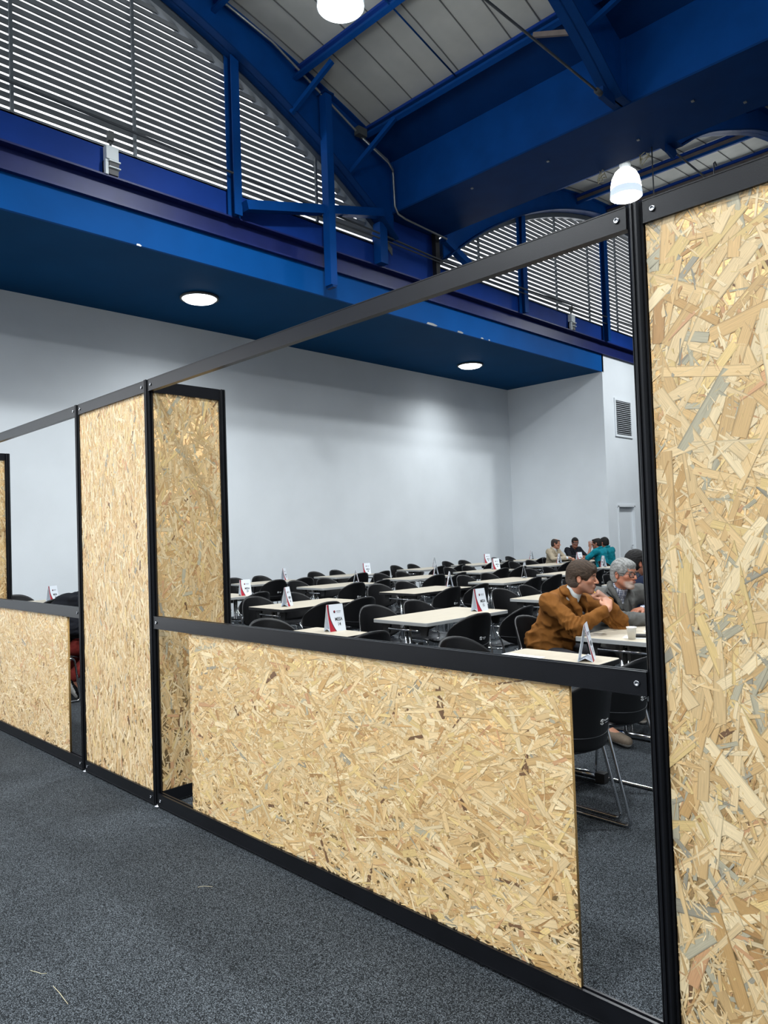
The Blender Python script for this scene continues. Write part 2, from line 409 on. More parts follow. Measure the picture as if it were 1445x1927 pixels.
cols = [(6.38, 'nearer bay, third in from the box beam'), (2.2, 'nearer bay, beside the left picture edge'), (14.22, 'farther bay, first after the box beam'), (18.14, 'farther bay, second after the box beam')]
for y, t in cols:
    yc = BAYS[0] if y < YV else BAYS[1]
    c = thing('window_post', f'blue steel post against the louvers, {t}', 'post', kind='structure')
    x0 = -9.40; zt = zin(HB - abs(y - yc)) + .25
    if y == 2.2: continue
    MB().box((x0, y - .11, 6.525), (x0 + .02, y + .11, zt)).build('back_flange', 'blue_steel', c)
    MB().box((x0 + .02, y - .008, 6.525), (x0 + .12, y + .008, zt)).build('web', 'blue_dark', c)
    MB().box((x0 + .12, y - .07, 6.525), (x0 + .14, y + .07, zt)).build('front_flange', 'blue_steel', c)
bpy.data.objects.remove(bpy.data.objects['window_post.001'])
c = thing('hanging_post', 'long blue box post hanging from the rafter down over the fascia', 'post')
MB().box((-9.16, 8.00, 5.74), (-9.00, 8.14, 9.02)).build('tube', 'blue_steel', c)
MB().box((-9.19, 7.97, 9.0), (-8.97, 8.17, 9.03)).build('cap_plate', 'blue_dark', c)
MB().box((-9.17, 8.03, 5.70), (-8.99, 8.11, 5.74)).build('end_plate', 'blue_dark', c)
# struts and braces
def brace(p, q, wd, label, name='knee_brace', m='blue_steel'):
    MB().bar(p, q, wd, wd * .9).build(name, m, kind='structure', label=label, cat='brace')
brace((-9.2, 7.42, 8.50), (-8.45, 7.68, 9.12), .075, 'slanted blue knee brace from the rafter to the second purlin')
brace((-9.2, 8.70, 7.92), (-8.35, 9.0, 8.66), .075, 'slanted blue knee brace from the rafter to the lowest purlin')
brace((-4.60, 8.75, 8.16), (-3.75, 9.0, 8.66), .07, 'slanted blue knee brace on the near side of the second rafter')
brace((-4.72, 8.75, 8.16), (-5.55, 9.0, 8.66), .07, 'slanted grey knee brace on the far side of the second rafter', m='brown_web')
brace((-9.20, 6.45, 6.66), (-9.20, 9.45, 7.42), .16, 'long blue channel strut rising in front of the louvers to the box beam', 'diagonal_strut')
brace((-9.22, 11.25, 7.42), (-9.22, 12.25, 7.02), .14, 'short blue diagonal strut at the corner of the farther louvers', 'diagonal_strut')
for x in (-7.1, -6.95):
    pass
MB().tube([(-7.0, 6.1, zout(YV - 6.1) - .18), (-7.0, 9.0, zout(1.55) - .18)], .014, 6).build('sag_rod', 'blue_dark', kind='structure', label='thin dark rod between the purlins under the roof', cat='rod')
MB().tube([(-4.66, 11.5, 7.5), (-4.66, 28.0, 7.5)], .016, 8).build('tie_rod', 'cable', kind='structure', label='thin dark tie rod across the farther bay', cat='rod')
tr = thing('tie_rod', 'thin dark tie rod anchored to the second rafter above the box beam', 'rod', kind='structure')
MB().tube([(-4.66, -6.8, 7.46), (-4.66, 9.2, 7.46)], .016, 8).build('rod', 'cable', tr)
MB().tube([(-4.66, 9.05, 7.46), (-4.66, 9.2, 7.46)], .04, 8).build('turnbuckle', 'cable', tr)
MB().box((-4.70, 9.17, 7.42), (-4.62, 9.5, 7.56)).build('anchor_plate', 'blue_dark', tr)
tp = MB().prism([(11.25, 7.40), (11.5, 7.36), (11.62, 7.48), (11.52, 7.62), (11.25, 7.64)], 'x', -4.68, -4.64).build('anchor_plate', 'blue_dark', kind='structure', label='rounded dark anchor plate of the tie rod in the farther bay', cat='plate')
MB().tube([(-4.86, 11.18, 6.0), (-4.86, 11.18, 7.53)], .01, 6).build('hanger_rod', 'cable', kind='structure', label='thin vertical rod hanging from the box beam left of the tie rod plate', cat='rod')
MB().tube([(-4.34, 12.34, 7.0), (-4.34, 12.34, 7.46), (-4.34, 12.40, 7.5), (-4.34, 12.46, 7.46)], .012, 6).build('hook', 'cable', kind='structure', label='small dark hook hanging under the far roof above the right panel', cat='hook')
MB().tube([(-9.1, 5.2, zout(YV - 5.2) - .09), (-9.1, 7.0, zout(YV - 7.0) - .09), (-9.1, 8.95, 8.60), (-9.1, 9.55, 8.42), (-9.1, 9.7, 8.28), (-9.1, 9.72, 7.6), (-9.1, 9.80, 7.48), (-9.1, 10.0, 7.44), (-9.1, 11.2, 7.38)], .02, 8).build('conduit', 'galv', kind='structure', label='grey pipe conduit bending down the valley beam end', cat='pipe')
MB().tube([(-9.06, 8.9, 8.56), (-9.06, 9.55, 8.34), (-9.06, 9.66, 8.22)], .018, 8).build('conduit', 'galv', kind='structure', label='short grey pipe running parallel under the roof conduit', cat='pipe')
MB().box((-9.14, 8.78, 8.60), (-9.02, 8.98, 8.74)).build('junction_box', 'lamp_body', label='small grey junction box on the roof conduit', cat='box')
MB().tube([(-9.28, 2.0, 7.25), (-9.28, 6.3, 7.16), (-9.24, 9.4, 7.06), (-9.24, 11.3, 6.98), (-9.3, 20.5, 7.22)], .018, 8).build('conduit', 'cable', kind='structure', label='long grey cable pipe strung along the foot of both louvered windows', cat='pipe')
MB().tube([(-9.26, 7.9, 6.98), (-9.24, 9.4, 6.97), (-9.24, 11.3, 6.93), (-9.34, 21, 7.0)], .014, 8).build('conduit', 'cable', kind='structure', label='second grey pipe lying on the sill of the farther louvers', cat='pipe')
for (p, t) in (((-5.75, 11.26, 7.44), 'loose bundle of pale rope hanging left of the far pendant lamp'), ((-5.0, 11.26, 7.45), 'short coil of tan rope tied above the far pendant lamp')):
    pts = [Vector(p) + Vector((random.uniform(-.1, .1), random.uniform(-.05, .05), random.uniform(-.13, .1))) for _ in range(16)]
    MB().tube(pts, .008, 5).build('rope_coil', 'rope', label=t, cat='rope')
# edge sensors under the louvers
for i, (y, t) in enumerate(((4.42, 'small white electrical box on the blue strip, nearer bay'), (16.41, 'small white electrical box on the blue strip, farther bay'))):
    d = thing('electrical_box', t, 'box', (DX, y, 6.72))
    MB().box((0, -.085, .02), (.10, .085, .20)).build('housing', 'device_white', d)
    MB().box((0, -.10, -.20), (.10, -.06, .0)).box((0, -.10, -.20), (.04, .1, .0)).box((.04, -.06, -.02), (.13, .10, .0)).box((.04, -.06, -.105), (.13, .10, -.09)).build('bracket', 'device_white', d)
    MB().box((.03, -.055, -.085), (.11, .085, -.025)).box((.03, -.055, -.19), (.10, .08, -.12)).build('plug', 'device_dark', d)
    MB().tube([(.04, 0, .20), (.04, 0, .30)], .018, 8).box((.0, -.035, .29), (.08, .035, .42)).build('conduit_stub', 'lamp_body', d)

# ------------------------------------------------------------------ lamps (each carries its own light)
def highbay(x, y, z, label):
    t = thing('pendant_lamp', label, 'lamp', (x, y, z), group='high bay pendant lamps')
    prof = [(.06, .50), (.12, .49), (.185, .43), (.235, .33), (.262, .2), (.272, .08), (.276, .0), (.262, .0), (.25, .1), (.2, .36), (.1, .45), (0, .46)]
    MB().lathe(prof, 32).build('shade', 'lamp_glow', t)
    MB().lathe([(.268, .13), (.277, .06), (.281, -.01), (.277, -.012), (.272, .06), (.264, .13)], 32).build('skirt', 'lamp_glass', t)
    MB().lathe([(.27, .015), (.25, -.03), (.17, -.065), (.06, -.08), (0, -.082)], 32).build('lens', 'lamp_glow', t)
    MB().lathe([(.0, .49), (.09, .49), (.09, .56), (.10, .56), (.10, .66), (.06, .68), (0, .68)], 16).box((-.09, -.07, .68), (.09, .07, .80)).build('ballast_housing', 'lamp_body', t)
    MB().tube([(0, 0, .8), (0, 0, zout(HB - abs(y - BAYS[0 if y < YV else 1])) - z + .01)], .012, 6).build('stem', 'cable', t)
    l = bpy.data.lights.new('bulb', 'AREA'); l.shape = 'DISK'; l.size = .5; l.energy = LAMP_W; l.color = LAMP_COL; l.spread = math.radians(165)
    link('bulb', l, t, (0, 0, -.10))
    p = bpy.data.lights.new('glow', 'POINT'); p.energy = LAMP_W * .06; p.color = LAMP_COL; p.shadow_soft_size = .25
    link('uplight', p, t, (0, 0, 1.25))
highbay(-6.2, 5.8, 7.84, 'glowing white pendant lamp under the roof of the nearer bay')
highbay(-5.92, 12.45, 7.50, 'glowing bell shaped pendant lamp above the partition post, beyond the box beam')
highbay(-1.3, 5.8, 7.72, 'pendant lamp over the partition, above the picture')
highbay(-6.2, -.9, 7.72, 'pendant lamp over the front carpet beside the louvered wall')
highbay(-1.3, -.9, 7.72, 'pendant lamp above the viewpoint')
highbay(-1.2, 12.45, 7.80, 'pendant lamp of the farther bay outside the picture')
highbay(-6.2, -3.6, 7.72, 'added unseen pendant lamp over the front carpet between two others')  # extra lamp out of view, added to brighten the partition front
highbay(3.4, -3.6, 7.72, 'added unseen pendant lamp behind and beside the viewpoint')  # also added out of view for more light on the panels
highbay(-6.2, -6.3, 7.72, 'added unseen pendant lamp over the daylit front of the hall')  # added off-view lamp, throws more frontal light on the left panels
highbay(-1.3, -6.3, 7.72, 'added unseen pendant lamp far behind the viewpoint')  # second added off-view lamp lighting the panels from the front
highbay(3.4, 2.4, 7.72, 'pendant lamp over the near end of the partition')
highbay(-6.3, 18.9, 7.80, 'pendant lamp deep in the farther bay')
def downlight(x, y, label):
    t = thing('downlight', label, 'lamp', (x, y, ZS), group='round downlights in the aisle ceiling')
    MB().lathe([(.30, 0), (.325, -.01), (.325, -.035), (.295, -.04), (.29, 0)], 40).build('rim', 'lamp_body', t)
    MB().lathe([(.29, -.03), (.25, -.065), (.15, -.09), (0, -.095)], 40).build('lens', 'down_glow', t)
    l = bpy.data.lights.new('bulb', 'SPOT'); l.energy = SPOT_W; l.color = LAMP_COL; l.spot_size = math.radians(152); l.spot_blend = 1.0; l.shadow_soft_size = .2
    link('bulb', l, t, (0, 0, -.12))
downlight(-10.85, 6.62, 'glowing round downlight in the blue ceiling, left of the hanging post')
downlight(-11.12, 14.42, 'glowing round downlight in the blue ceiling near the recess corner')
downlight(-11.0, -1.2, 'round downlight in the blue ceiling outside the picture')

# ------------------------------------------------------------------ exhibition partition
PAL = [((238, 208, 158), 7), ((230, 196, 142), 7), ((220, 182, 126), 6), ((243, 218, 172), 5), ((208, 166, 108), 2.2), ((190, 146, 94), .8), ((214, 164, 118), .8), ((190, 180, 152), .9), ((164, 156, 136), .35), ((120, 88, 60), .22), ((232, 200, 136), 3)]
PC = np.array([lin(c) for c, _ in PAL]); PW0 = np.array([q for _, q in PAL])
def osb_panel(parent, wd, ht, ang0, spread, loc, rz, dens=1.0, grey=1.0, big=1.0, tint=(1, 1, 1), label=None):
    """board with pressed wood strands lying on its front face; local x = width, z = height, front = -y"""
    T = .015
    PW = PW0.copy(); PW[7:9] *= grey; PW = PW / PW.sum()
    b = MB().box((0, .0015, 0), (wd, T, ht))
    nv0 = len(b.v)
    V, UE, C, UV = [], [], [], []
    sets = [(900 * dens / big ** 1.4, (.06 * big, .15 * big), (.010 * big, .027 * big)), (1700 * dens, (.04, .105), (.005, .014)), (2600 * dens, (.015, .05), (.0025, .006))]
    for si, (den, Lr, Wr) in enumerate(sets):
        n = int(den * wd * ht)
        L = rng.uniform(*Lr, n) * np.where(rng.random(n) < .12, 1.5, 1); Wd = rng.uniform(*Wr, n)
        a = math.radians(ang0) + rng.normal(0, math.radians(spread), n)
        cx, cz = rng.uniform(0, wd, n), rng.uniform(0, ht, n)
        base = [.0003, .0001, -.0001][si]
        h = rng.uniform(0, .0011, n) + base
        tx, tz = rng.normal(0, .0005, n), rng.normal(0, .0004, n)
        j = rng.uniform(-.25, .25, (n, 4))
        px = np.stack([-.5 + 0 * L, -.5 + .1 * j[:, 0], .5 + .12 * j[:, 1], .5 + .0 * L, .5 - .12 * np.abs(j[:, 2]), -.5 - .1 * j[:, 3]], 1)
        py = np.stack([.1 + j[:, 0], -.5 + 0 * L, -.5 + .1 * np.abs(j[:, 1]), .0 + j[:, 2], .5 - .15 * np.abs(j[:, 3]), .5 + 0 * L], 1)
        lx, ly = px * L[:, None], py * Wd[:, None]
        X = cx[:, None] + lx * np.cos(a)[:, None] - ly * np.sin(a)[:, None]
        Z = cz[:, None] + lx * np.sin(a)[:, None] + ly * np.cos(a)[:, None]
        Y = .0015 - np.clip(h[:, None] + tx[:, None] * px * 2 + tz[:, None] * py * 2, .00002, .0016)
        X = np.clip(X, 0, wd); Z = np.clip(Z, 0, ht)
        V.append(np.stack([X, Y, Z], 2).reshape(-1, 3))
        ci = PC[rng.choice(len(PC), n, p=PW)] * rng.uniform(.80, 1.0, n)[:, None] * np.array(tint)
        C.append(np.repeat(ci, 6, 0)); UE.append(np.stack([px, py], 2).reshape(-1, 2)); UV.append(np.stack([lx + rng.uniform(0, 9, n)[:, None], ly + rng.uniform(0, 9, n)[:, None]], 2).reshape(-1, 2))
    V = np.concatenate(V); C = np.concatenate(C); UV = np.concatenate(UV); n = len(V) // 6
    me = bpy.data.meshes.new('osb_panel')
    vs = np.concatenate([np.array(b.v), V])
    nb = len(b.f)
    me.vertices.add(len(vs)); me.vertices.foreach_set('co', vs.ravel())
    loops = np.concatenate([np.array(b.f).ravel(), np.arange(n * 6) + nv0]); me.loops.add(len(loops)); me.loops.foreach_set('vertex_index', loops.astype(np.int32))
    st = np.concatenate([np.arange(nb) * 4, nb * 4 + np.arange(n) * 6]).astype(np.int32)
    me.polygons.add(nb + n); me.polygons.foreach_set('loop_start', st)
    me.update(calc_edges=True)
    mi = np.ones(nb + n, np.int32); mi[:nb] = 2; mi[2] = 0
    for q in ('osb_base', 'osb_strand', 'osb_edge'): me.materials.append(MATS[q])
    me.polygons.foreach_set('material_index', mi)
    ca = me.color_attributes.new('Col', 'FLOAT_COLOR', 'POINT')
    call = np.ones((len(vs), 4)); call[nv0:, :3] = C; ca.data.foreach_set('color', call.ravel())
    uvl = me.uv_layers.new(name='UVMap'); uu = np.zeros((len(loops), 2)); uu[nb * 4:] = UV; uvl.data.foreach_set('uv', uu.ravel())
    ue = me.uv_layers.new(name='Edge'); uu = np.zeros((len(loops), 2)); uu[nb * 4:] = np.concatenate(UE); ue.data.foreach_set('uv', uu.ravel())
    me.validate(); me.update()
    return link('osb_panel', me, parent, loc, rz, label=label)

PY = 2.08
part = thing('partition', 'black framed exhibition partition with tall chipboard panels and open counter bays', 'partition', (0, PY, 0))
def post_mesh():
    b = MB(); R = .0265; prof = []
    for k in range(8):
        a0 = math.pi / 8 + k * math.pi / 4; a1 = a0 + math.pi / 4; am = (a0 + a1) / 2
        p0 = np.array([math.cos(a0), math.sin(a0)]) * R; p1 = np.array([math.cos(a1), math.sin(a1)]) * R
        m = (p0 + p1) / 2; t = (p1 - p0) / np.linalg.norm(p1 - p0); nrm = np.array([math.cos(am), math.sin(am)])
        for q in (m - t * .0042, m - t * .0042 - nrm * .007, m + t * .0042 - nrm * .007, m + t * .0042): prof.append(tuple(q))
        prof.append(tuple(p1))
    b.prism(prof, 'z', .022, 2.5)
    return b.mesh('post', ['black_alu'])
PM = post_mesh()
foot = MB().lathe([(.0, 0), (.022, 0), (.022, .006), (.008, .01), (.008, .024), (0, .024)], 12).mesh('levelling_foot', ['bolt_steel'])
def post(x, y):
    o = link('post', PM, part, (x, y, 0)); link('levelling_foot', foot, o); return o
for x, y in ((-5.0, 0), (-4.0, 0), (-.96, 0), (.04, 0), (-8.0, 0), (-9.0, 0), (-4.0, .5), (-8.0, .5), (-5.0, .5)): post(x, y)
boltm = MB().lathe([(0, .0), (.009, .0), (.009, .003), (.0055, .004), (.005, .001), (0, .001)], 12, M=Matrix.Rotation(math.pi / 2, 4, 'X')).mesh('bolt', ['bolt_steel'])
def rail(kind, x0, x1, z0, z1, y=0, axis='x', bolts=True):
    b = MB(); e = .026
    if axis == 'x':
        a0, a1 = x0 + e, x1 - e
        b.prism([(-.015, z0), (.015, z0), (.015, z1), (.006, z1), (.006, z1 - .008), (-.006, z1 - .008), (-.006, z1), (-.015, z1)], 'x', a0, a1)
        b.box((a0, -.0165, z0), (a1, -.015, z0 + .004)).box((a0, -.0165, z1 - .004), (a1, -.015, z1))
        o = b.build(kind, 'black_alu', part, loc=(0, y, 0))
        if bolts:
            for xx in (a0 + .03, a1 - .03): link('bolt', boltm, o, (xx, -.0165, (z0 + z1) / 2))
    else:
        b.box((-.015, e, z0), (.015, .5 - e, z1)); o = b.build(kind, 'black_alu', part, loc=(x0, 0, 0))
    return o
for xa, xb in ((-9, -8), (-8, -5), (-5, -4), (-4, -.96), (-.96, .04)):
    rail('top_rail', xa, xb, 2.43, 2.5); rail('bottom_rail', xa, xb, .012, .084)
for xa, xb in ((-8, -5), (-4, -.96)):
    rail('middle_rail', xa, xb, 1.036, 1.108)
for x in (-4.0, -8.0, -5.0):
    rail('top_rail', x, 0, 2.43, 2.5, axis='y'); rail('bottom_rail', x, 0, .012, .084, axis='y')
osb_panel(part, .944, 2.346, 90, 26, (-4.972, -.006, .084), 0, grey=.35, big=.85, tint=(1.02, 1.04, 1.12))  # tint puts the pale grazing sheen into the strand colour
osb_panel(part, .944, 2.346, 90, 48, (-.932, -.006, .084), 0, .85, grey=2.6, big=1.7, tint=(.92, .93, .95))
osb_panel(part, .944, 2.346, 90, 45, (-8.972, -.006, .084), 0)
osb_panel(part, 2.35, .952, 0, 42, (-3.602, -.006, .084), 0, grey=.6, big=1.1)
osb_panel(part, 2.35, .952, 0, 60, (-7.605, -.006, .084), 0, grey=.3, big=.85, tint=(1.02, 1.04, 1.12))  # same boards; the washed-out light is mixed into this tint
for x in (-4.0, -8.0):
    osb_panel(part, .448, 2.346, 90, 40, (x + .007, .026, .084), math.pi / 2, .7)

# ------------------------------------------------------------------ tables
def rrect(x0, y0, x1, y1, r, n=5):
    pts = []
    for cx, cy, a in ((x1 - r, y1 - r, 0), (x0 + r, y1 - r, 90), (x0 + r, y0 + r, 180), (x1 - r, y0 + r, 270)):
        for k in range(n + 1):
            t = math.radians(a + 90 * k / n); pts.append((cx + r * math.cos(t), cy + r * math.sin(t)))
    return pts
def make_table(edge):
    t = thing('folding_table', 'x', 'table')
    top = MB().prism(rrect(-.347, -.622, .347, .622, .03), 'z', .703, .732).build('tabletop', 'laminate', t)
    outer, inner = rrect(-.35, -.625, .35, .625, .033), rrect(-.3475, -.6225, .3475, .6225, .0305)
    b = MB(); n = len(outer)
    for (P, Q) in ((outer, inner),):
        vs = [(x, y, .701) for x, y in P] + [(x, y, .730) for x, y in P] + [(x, y, .7315) for x, y in Q] + [(x, y, .701) for x, y in Q]
        fs = []
        for i in range(n):
            j = (i + 1) % n
            fs += [(i, j, n + j, n + i), (n + i, n + j, 2 * n + j, 2 * n + i), (3 * n + i, 3 * n + j, j, i)]
        b.add(vs, fs, 0, False)
    eb = b.build('edge_band', edge, t)
    ch = [(top, []), (eb, [])]
    for sg in (-1, 1):
        y = sg * .47
        ch.append((MB().tube([(-.05, y, .06), (-.05, y, .69)], .019, 10).tube([(.0, y, .06), (.0, y, .69)], .013, 8).build('leg', 'chrome', t), []))
        ft = MB().tube([(-.27, y, .035), (.25, y, .035)], .022, 10).build('foot', 'chrome', t)
        ch.append((ft, [MB().box((xc, y - .026, .004), (xc + .06, y + .026, .06)).build('foot_cap', 'black_cap', ft) for xc in (-.31, .24)]))
        ch.append((MB().tube([(-.19, y - sg * -.09, .645), (.19, y - sg * -.09, .645)], .012, 8).tube([(-.02, y, .65), (-.02, y + sg * .09, .645)], .012, 6).build('crossbar', 'chrome', t), []))
        for sx in (-1, 1):
            x = sx * .24
            ch.append((MB().prism([(x - .06, .702), (x + .06, .702), (x + .035, .60), (x - .03, .60)], 'y', y + sg * .055, y + sg * .08).build('bracket', 'black_cap', t), []))
    ch.append((MB().box((-.03, -.46, .67), (.03, .46, .70)).build('stretcher', 'edge_black', t), []))
    return (t, ch)

# ------------------------------------------------------------------ chairs (local +x = the way the sitter faces)
def make_chair():
    t = thing('stacking_chair', 'x', 'chair')
    # backrest shell: wide rounded dish
    NU, NV = 20, 14; vs = []; fs = []; rim_i = []
    def P(u, vv, off):
        # u -1..1 across, vv 0..1 up
        top = .595 + .225 * max(0.0, 1 - abs(u) ** 2.5) ** .60            # wide domed top
        bot = .595 - .135 * max(0.0, 1 - abs(u) ** 3.2) ** .70            # rounded lower edge
        z = bot + (top - bot) * vv
        hw = .292
        y = u * hw
        x = -.240 + .165 * abs(u) ** 2.1 - .055 * ((z - .47) / .36)
        # normal pointing forward/inward approx
        nx, ny = 1.0, -u * 1.1
        l = math.hypot(nx, ny)
        return (x + off * nx / l, y + off * ny / l, z)
    grid = lambda off: [[P(-1 + 2 * i / NU if True else 0, j / NV, off) for i in range(NU + 1)] for j in range(NV + 1)]
    g0, g1 = grid(0), grid(.011)
    idx = lambda s, j, i: s * (NU + 1) * (NV + 1) + j * (NU + 1) + i
    for g in (g0, g1):
        for row in g: vs += row
    for j in range(NV):
        for i in range(NU):
            fs.append((idx(0, j, i), idx(0, j, i + 1), idx(0, j + 1, i + 1), idx(0, j + 1, i)))
            fs.append((idx(1, j, i), idx(1, j + 1, i), idx(1, j + 1, i + 1), idx(1, j, i + 1)))
    for i in range(NU):
        for j in (0, NV):
            fs.append((idx(0, j, i), idx(1, j, i), idx(1, j, i + 1), idx(0, j, i + 1)))
    for j in range(NV):
        for i in (0, NU):
            fs.append((idx(0, j, i), idx(0, j + 1, i), idx(1, j + 1, i), idx(1, j, i)))
    back = MB().add(vs, fs, 0, True)
    bk = back.build('backrest', 'black_plastic', t)
    seam = MB().tube([Vector(P(u, max(.02, (.560 - .035 * (1 - u * u) - (.595 - .135 * (1 - abs(u) ** 3.2) ** .70)) / (.225 * (1 - abs(u) ** 2.5) ** .60 + .135 * (1 - abs(u) ** 3.2) ** .70)), -.001)) for u in np.linspace(-.90, .90, 17)], .0018, 4).build('seam', 'seam_grey', bk)
    # printed mark, off-centre on the back face (seen from behind: right of centre)
    lg = MB()
    def onback(yy, zz): 
        u = yy / .292; x = -.240 + .165 * abs(u) ** 2.1 - .055 * ((zz - .47) / .36)
        return (x - .0022, yy, zz)
    cy, cz = -.005, .592
    for (a0, a1, r) in ((20, 170, .014), (200, 330, .014)):
        pts = [onback(cy - r * math.cos(math.radians(a)), cz + r * .9 * math.sin(math.radians(a))) for a in np.linspace(a0, a1, 9)]
        lg.tube(pts, .0028, 5)
    lg.tube([onback(cy + .004, cz - .006), onback(cy - .004, cz + .006)], .0035, 5)
    for k in range(8):
        yy = cy - .024 - k * .0062; hh = .006 + .003 * ((k * 5) % 3 == 0)
        lg.tube([onback(yy, cz - .001), onback(yy, cz - .001 + hh)], .0016, 4)
    lg.tube([onback(cy - .03, cz - .010), onback(cy - .062, cz - .010)], .0014, 4)
    logo = lg.build('printed_mark', 'logo_white', bk)
    # seat pan
    vs = []; fs = []; NX, NY = 14, 12
    for s in (0, 1):
        for i in range(NX + 1):
            for j in range(NY + 1):
                a, c = -1 + 2 * i / NX, -1 + 2 * j / NY
                sx = a * math.sqrt(1 - c * c * .32); sy = c * math.sqrt(1 - a * a * .30)
                x = .015 + .225 * sx; y = .235 * sy
                z = .452 - .018 * (1 - c * c) * (1 - a * a * .4) - .030 * max(0, a) ** 3 + .02 * max(0, -a) ** 3 + .008 * c * c - (.014 if s else 0)
                vs.append((x, y, z))
    I = lambda s, i, j: s * (NX + 1) * (NY + 1) + i * (NY + 1) + j
    for i in range(NX):
        for j in range(NY):
            fs += [(I(0, i, j), I(0, i + 1, j), I(0, i + 1, j + 1), I(0, i, j + 1)), (I(1, i, j), I(1, i, j + 1), I(1, i + 1, j + 1), I(1, i + 1, j))]
    for i in range(NX):
        for j in (0, NY): fs.append((I(0, i, j), I(1, i, j), I(1, i + 1, j), I(0, i + 1, j)))
    for j in range(NY):
        for i in (0, NX): fs.append((I(0, i, j), I(0, i, j + 1), I(1, i, j + 1), I(1, i, j)))
    st = MB().add(vs, fs, 0, True).build('seat', 'seat_plastic', t)
    ch = [(bk, [seam, logo]), (st, [])]
    def rnd(pts, r=.035, n=4):
        pts = [Vector(p) for p in pts]; out = [pts[0]]
        for i in range(1, len(pts) - 1):
            a, b, c = pts[i - 1], pts[i], pts[i + 1]
            p0 = b + (a - b).normalized() * min(r, (a - b).length / 2); p1 = b + (c - b).normalized() * min(r, (c - b).length / 2)
            for k in range(n + 1):
                q = k / n; out.append(p0 * (1 - q) ** 2 + b * 2 * q * (1 - q) + p1 * q * q)
        out.append(pts[-1]); return out
    for sg in (-1, 1):
        y = sg * .235; yf = sg * .255
        ch.append((MB().tube(rnd([(-.092, sg * .288, .60), (-.13, sg * .262, .50), (-.255, yf, .012), (.20, yf, .012), (.155, y, .425), (-.14, y, .432)]), .0095, 8).build('sled_frame', 'chrome', t), []))
    ch.append((MB().tube([(.10, -.235, .428), (.10, .235, .428)], .009, 8).tube([(-.11, -.235, .432), (-.11, .235, .432)], .009, 8).build('cross_bar', 'chrome', t), []))
    return (t, ch)

TABLE_G, TABLE_B = make_table('edge_band'), make_table('edge_black')
CHAIR = make_chair()
COLX = {'A': -2.51, 'B': -4.70, 'C': -6.95, 'D': -9.03, 'E': -11.03}
ROWY = {'A': [3.57, 5.46, 7.72], 'B': [3.57, 5.50, 7.74, 9.92, 12.05, 14.2], 'C': [3.72, 5.62, 7.8, 9.80, 11.75, 13.9, 16.0],
        'D': [3.6, 5.52, 7.98, 9.95, 11.95, 14.3, 16.05], 'E': [3.6, 5.6, 8.05, 10.0, 12.4, 14.3, 16.35]}
colname = {'A': 'first line from the partition post', 'B': 'second line', 'C': 'third line', 'D': 'fourth line', 'E': 'line along the white wall'}
rown = ['first', 'second', 'third', 'fourth', 'fifth', 'sixth', 'seventh']
used_t = {id(TABLE_G): 0, id(TABLE_B): 0}; used_c = [0]
def tlabel(c, r):
    if (c, r) == ('B', 0): return 'sign numbered fourteen'
    if (c, r) == ('B', 1): return 'sign numbered fifteen'
    return None
occupied = {('A', 1, -1, 0), ('A', 1, -1, 1), ('A', 2, -1, 0), ('D', 6, -1, 0), ('D', 6, -1, 1), ('D', 6, 1, 0), ('D', 6, 1, 1)}
SEATS = {}
def put(tree, key, loc, rz, label, group):
    """the first use moves the original, later ones are copies"""
    if not tree[0].get('placed'):
        tree[0]['placed'] = 1; o = tree[0]; o.location = loc; o.rotation_euler = (0, 0, rz); o['label'] = label; o['group'] = group; return o
    return dup(tree, loc, rz, label, group)
skip_t = set()
skip_c = set()
for c in 'ABCDE':
    for r, y in enumerate(ROWY[c]):
        if (c, r) in skip_t: continue
        x = COLX[c] + (-.52 if (c, r) == ('C', 0) else 0); edge = 'B' if (c, r) in (('A', 0), ('B', 0), ('C', 1), ('C', 2)) else 'G'
        tree = TABLE_B if edge == 'B' else TABLE_G
        nm = tlabel(c, r)
        where = ('with the MESA 14 sign, close behind the counter rail' if r == 0 else 'with the MESA 15 sign, long side in full view') if nm else f'{rown[r]} back from the counter in the {colname[c]}'
        if (c, r) == ('A', 1): where = 'where the two men in brown and grey jackets sit'
        if (c, r) == ('D', 6): where = 'where the men in teal shirts sit'
        tt = random.uniform(-.02, .02)
        put(tree, None, (x, y, 0), tt, f'beige folding table {where}', 'beige folding tables')
        for sx in (-1, 1):
            for k in (0, 1):
                if (c, r, sx, k) in skip_c: continue
                occ = (c, r, sx, k) in occupied
                cx = x + sx * (.35 + random.uniform(.10, .17)); cy = y + (-.31 if k == 0 else .31) + random.uniform(-.03, .03)
                if occ: cx = x + sx * (.35 + .40)
                rz = (math.pi if sx > 0 else 0) + random.uniform(-.12, .12)
                if (c, r, sx) == ('A', 0, 1): cx, cy, rz = -2.05 - .07 * k, y - .31 + .58 * k, math.pi - .035
                sd = 'wall' if sx < 0 else 'partition post'
                kk = 'nearer' if k == 0 else 'farther'
                if occ:
                    who = {('A', 1, 0): 'the man in the brown jacket', ('A', 1, 1): 'the man in the grey blazer', ('A', 2, 0): 'the man in navy', 
                           ('D', 6, 0): 'the man in beige' if sx < 0 else 'the nearer man in teal', ('D', 6, 1): 'the man in the black jacket' if sx < 0 else 'the farther man in teal'}[(c, r, k)]
                    lab = f'black plastic chair under {who}'
                elif nm: lab = f'black plastic chair at the table with the {nm}, {sd} side, {kk} end'
                else: lab = f'black plastic chair, {sd} side, {kk} end of {rown[r]} table in {colname[c].replace("first line from the partition post", "first line").replace("line along the white wall", "wall line")}'
                SEATS[(c, r, sx, k)] = (cx, cy, rz)
                put(CHAIR, None, (cx, cy, 0), rz, lab, 'black chairs around the tables')

put(CHAIR, None, (-7.52, 2.80, 0), math.pi / 2 - .10, 'black plastic chair under the man in the black puffer jacket', 'black chairs around the tables')

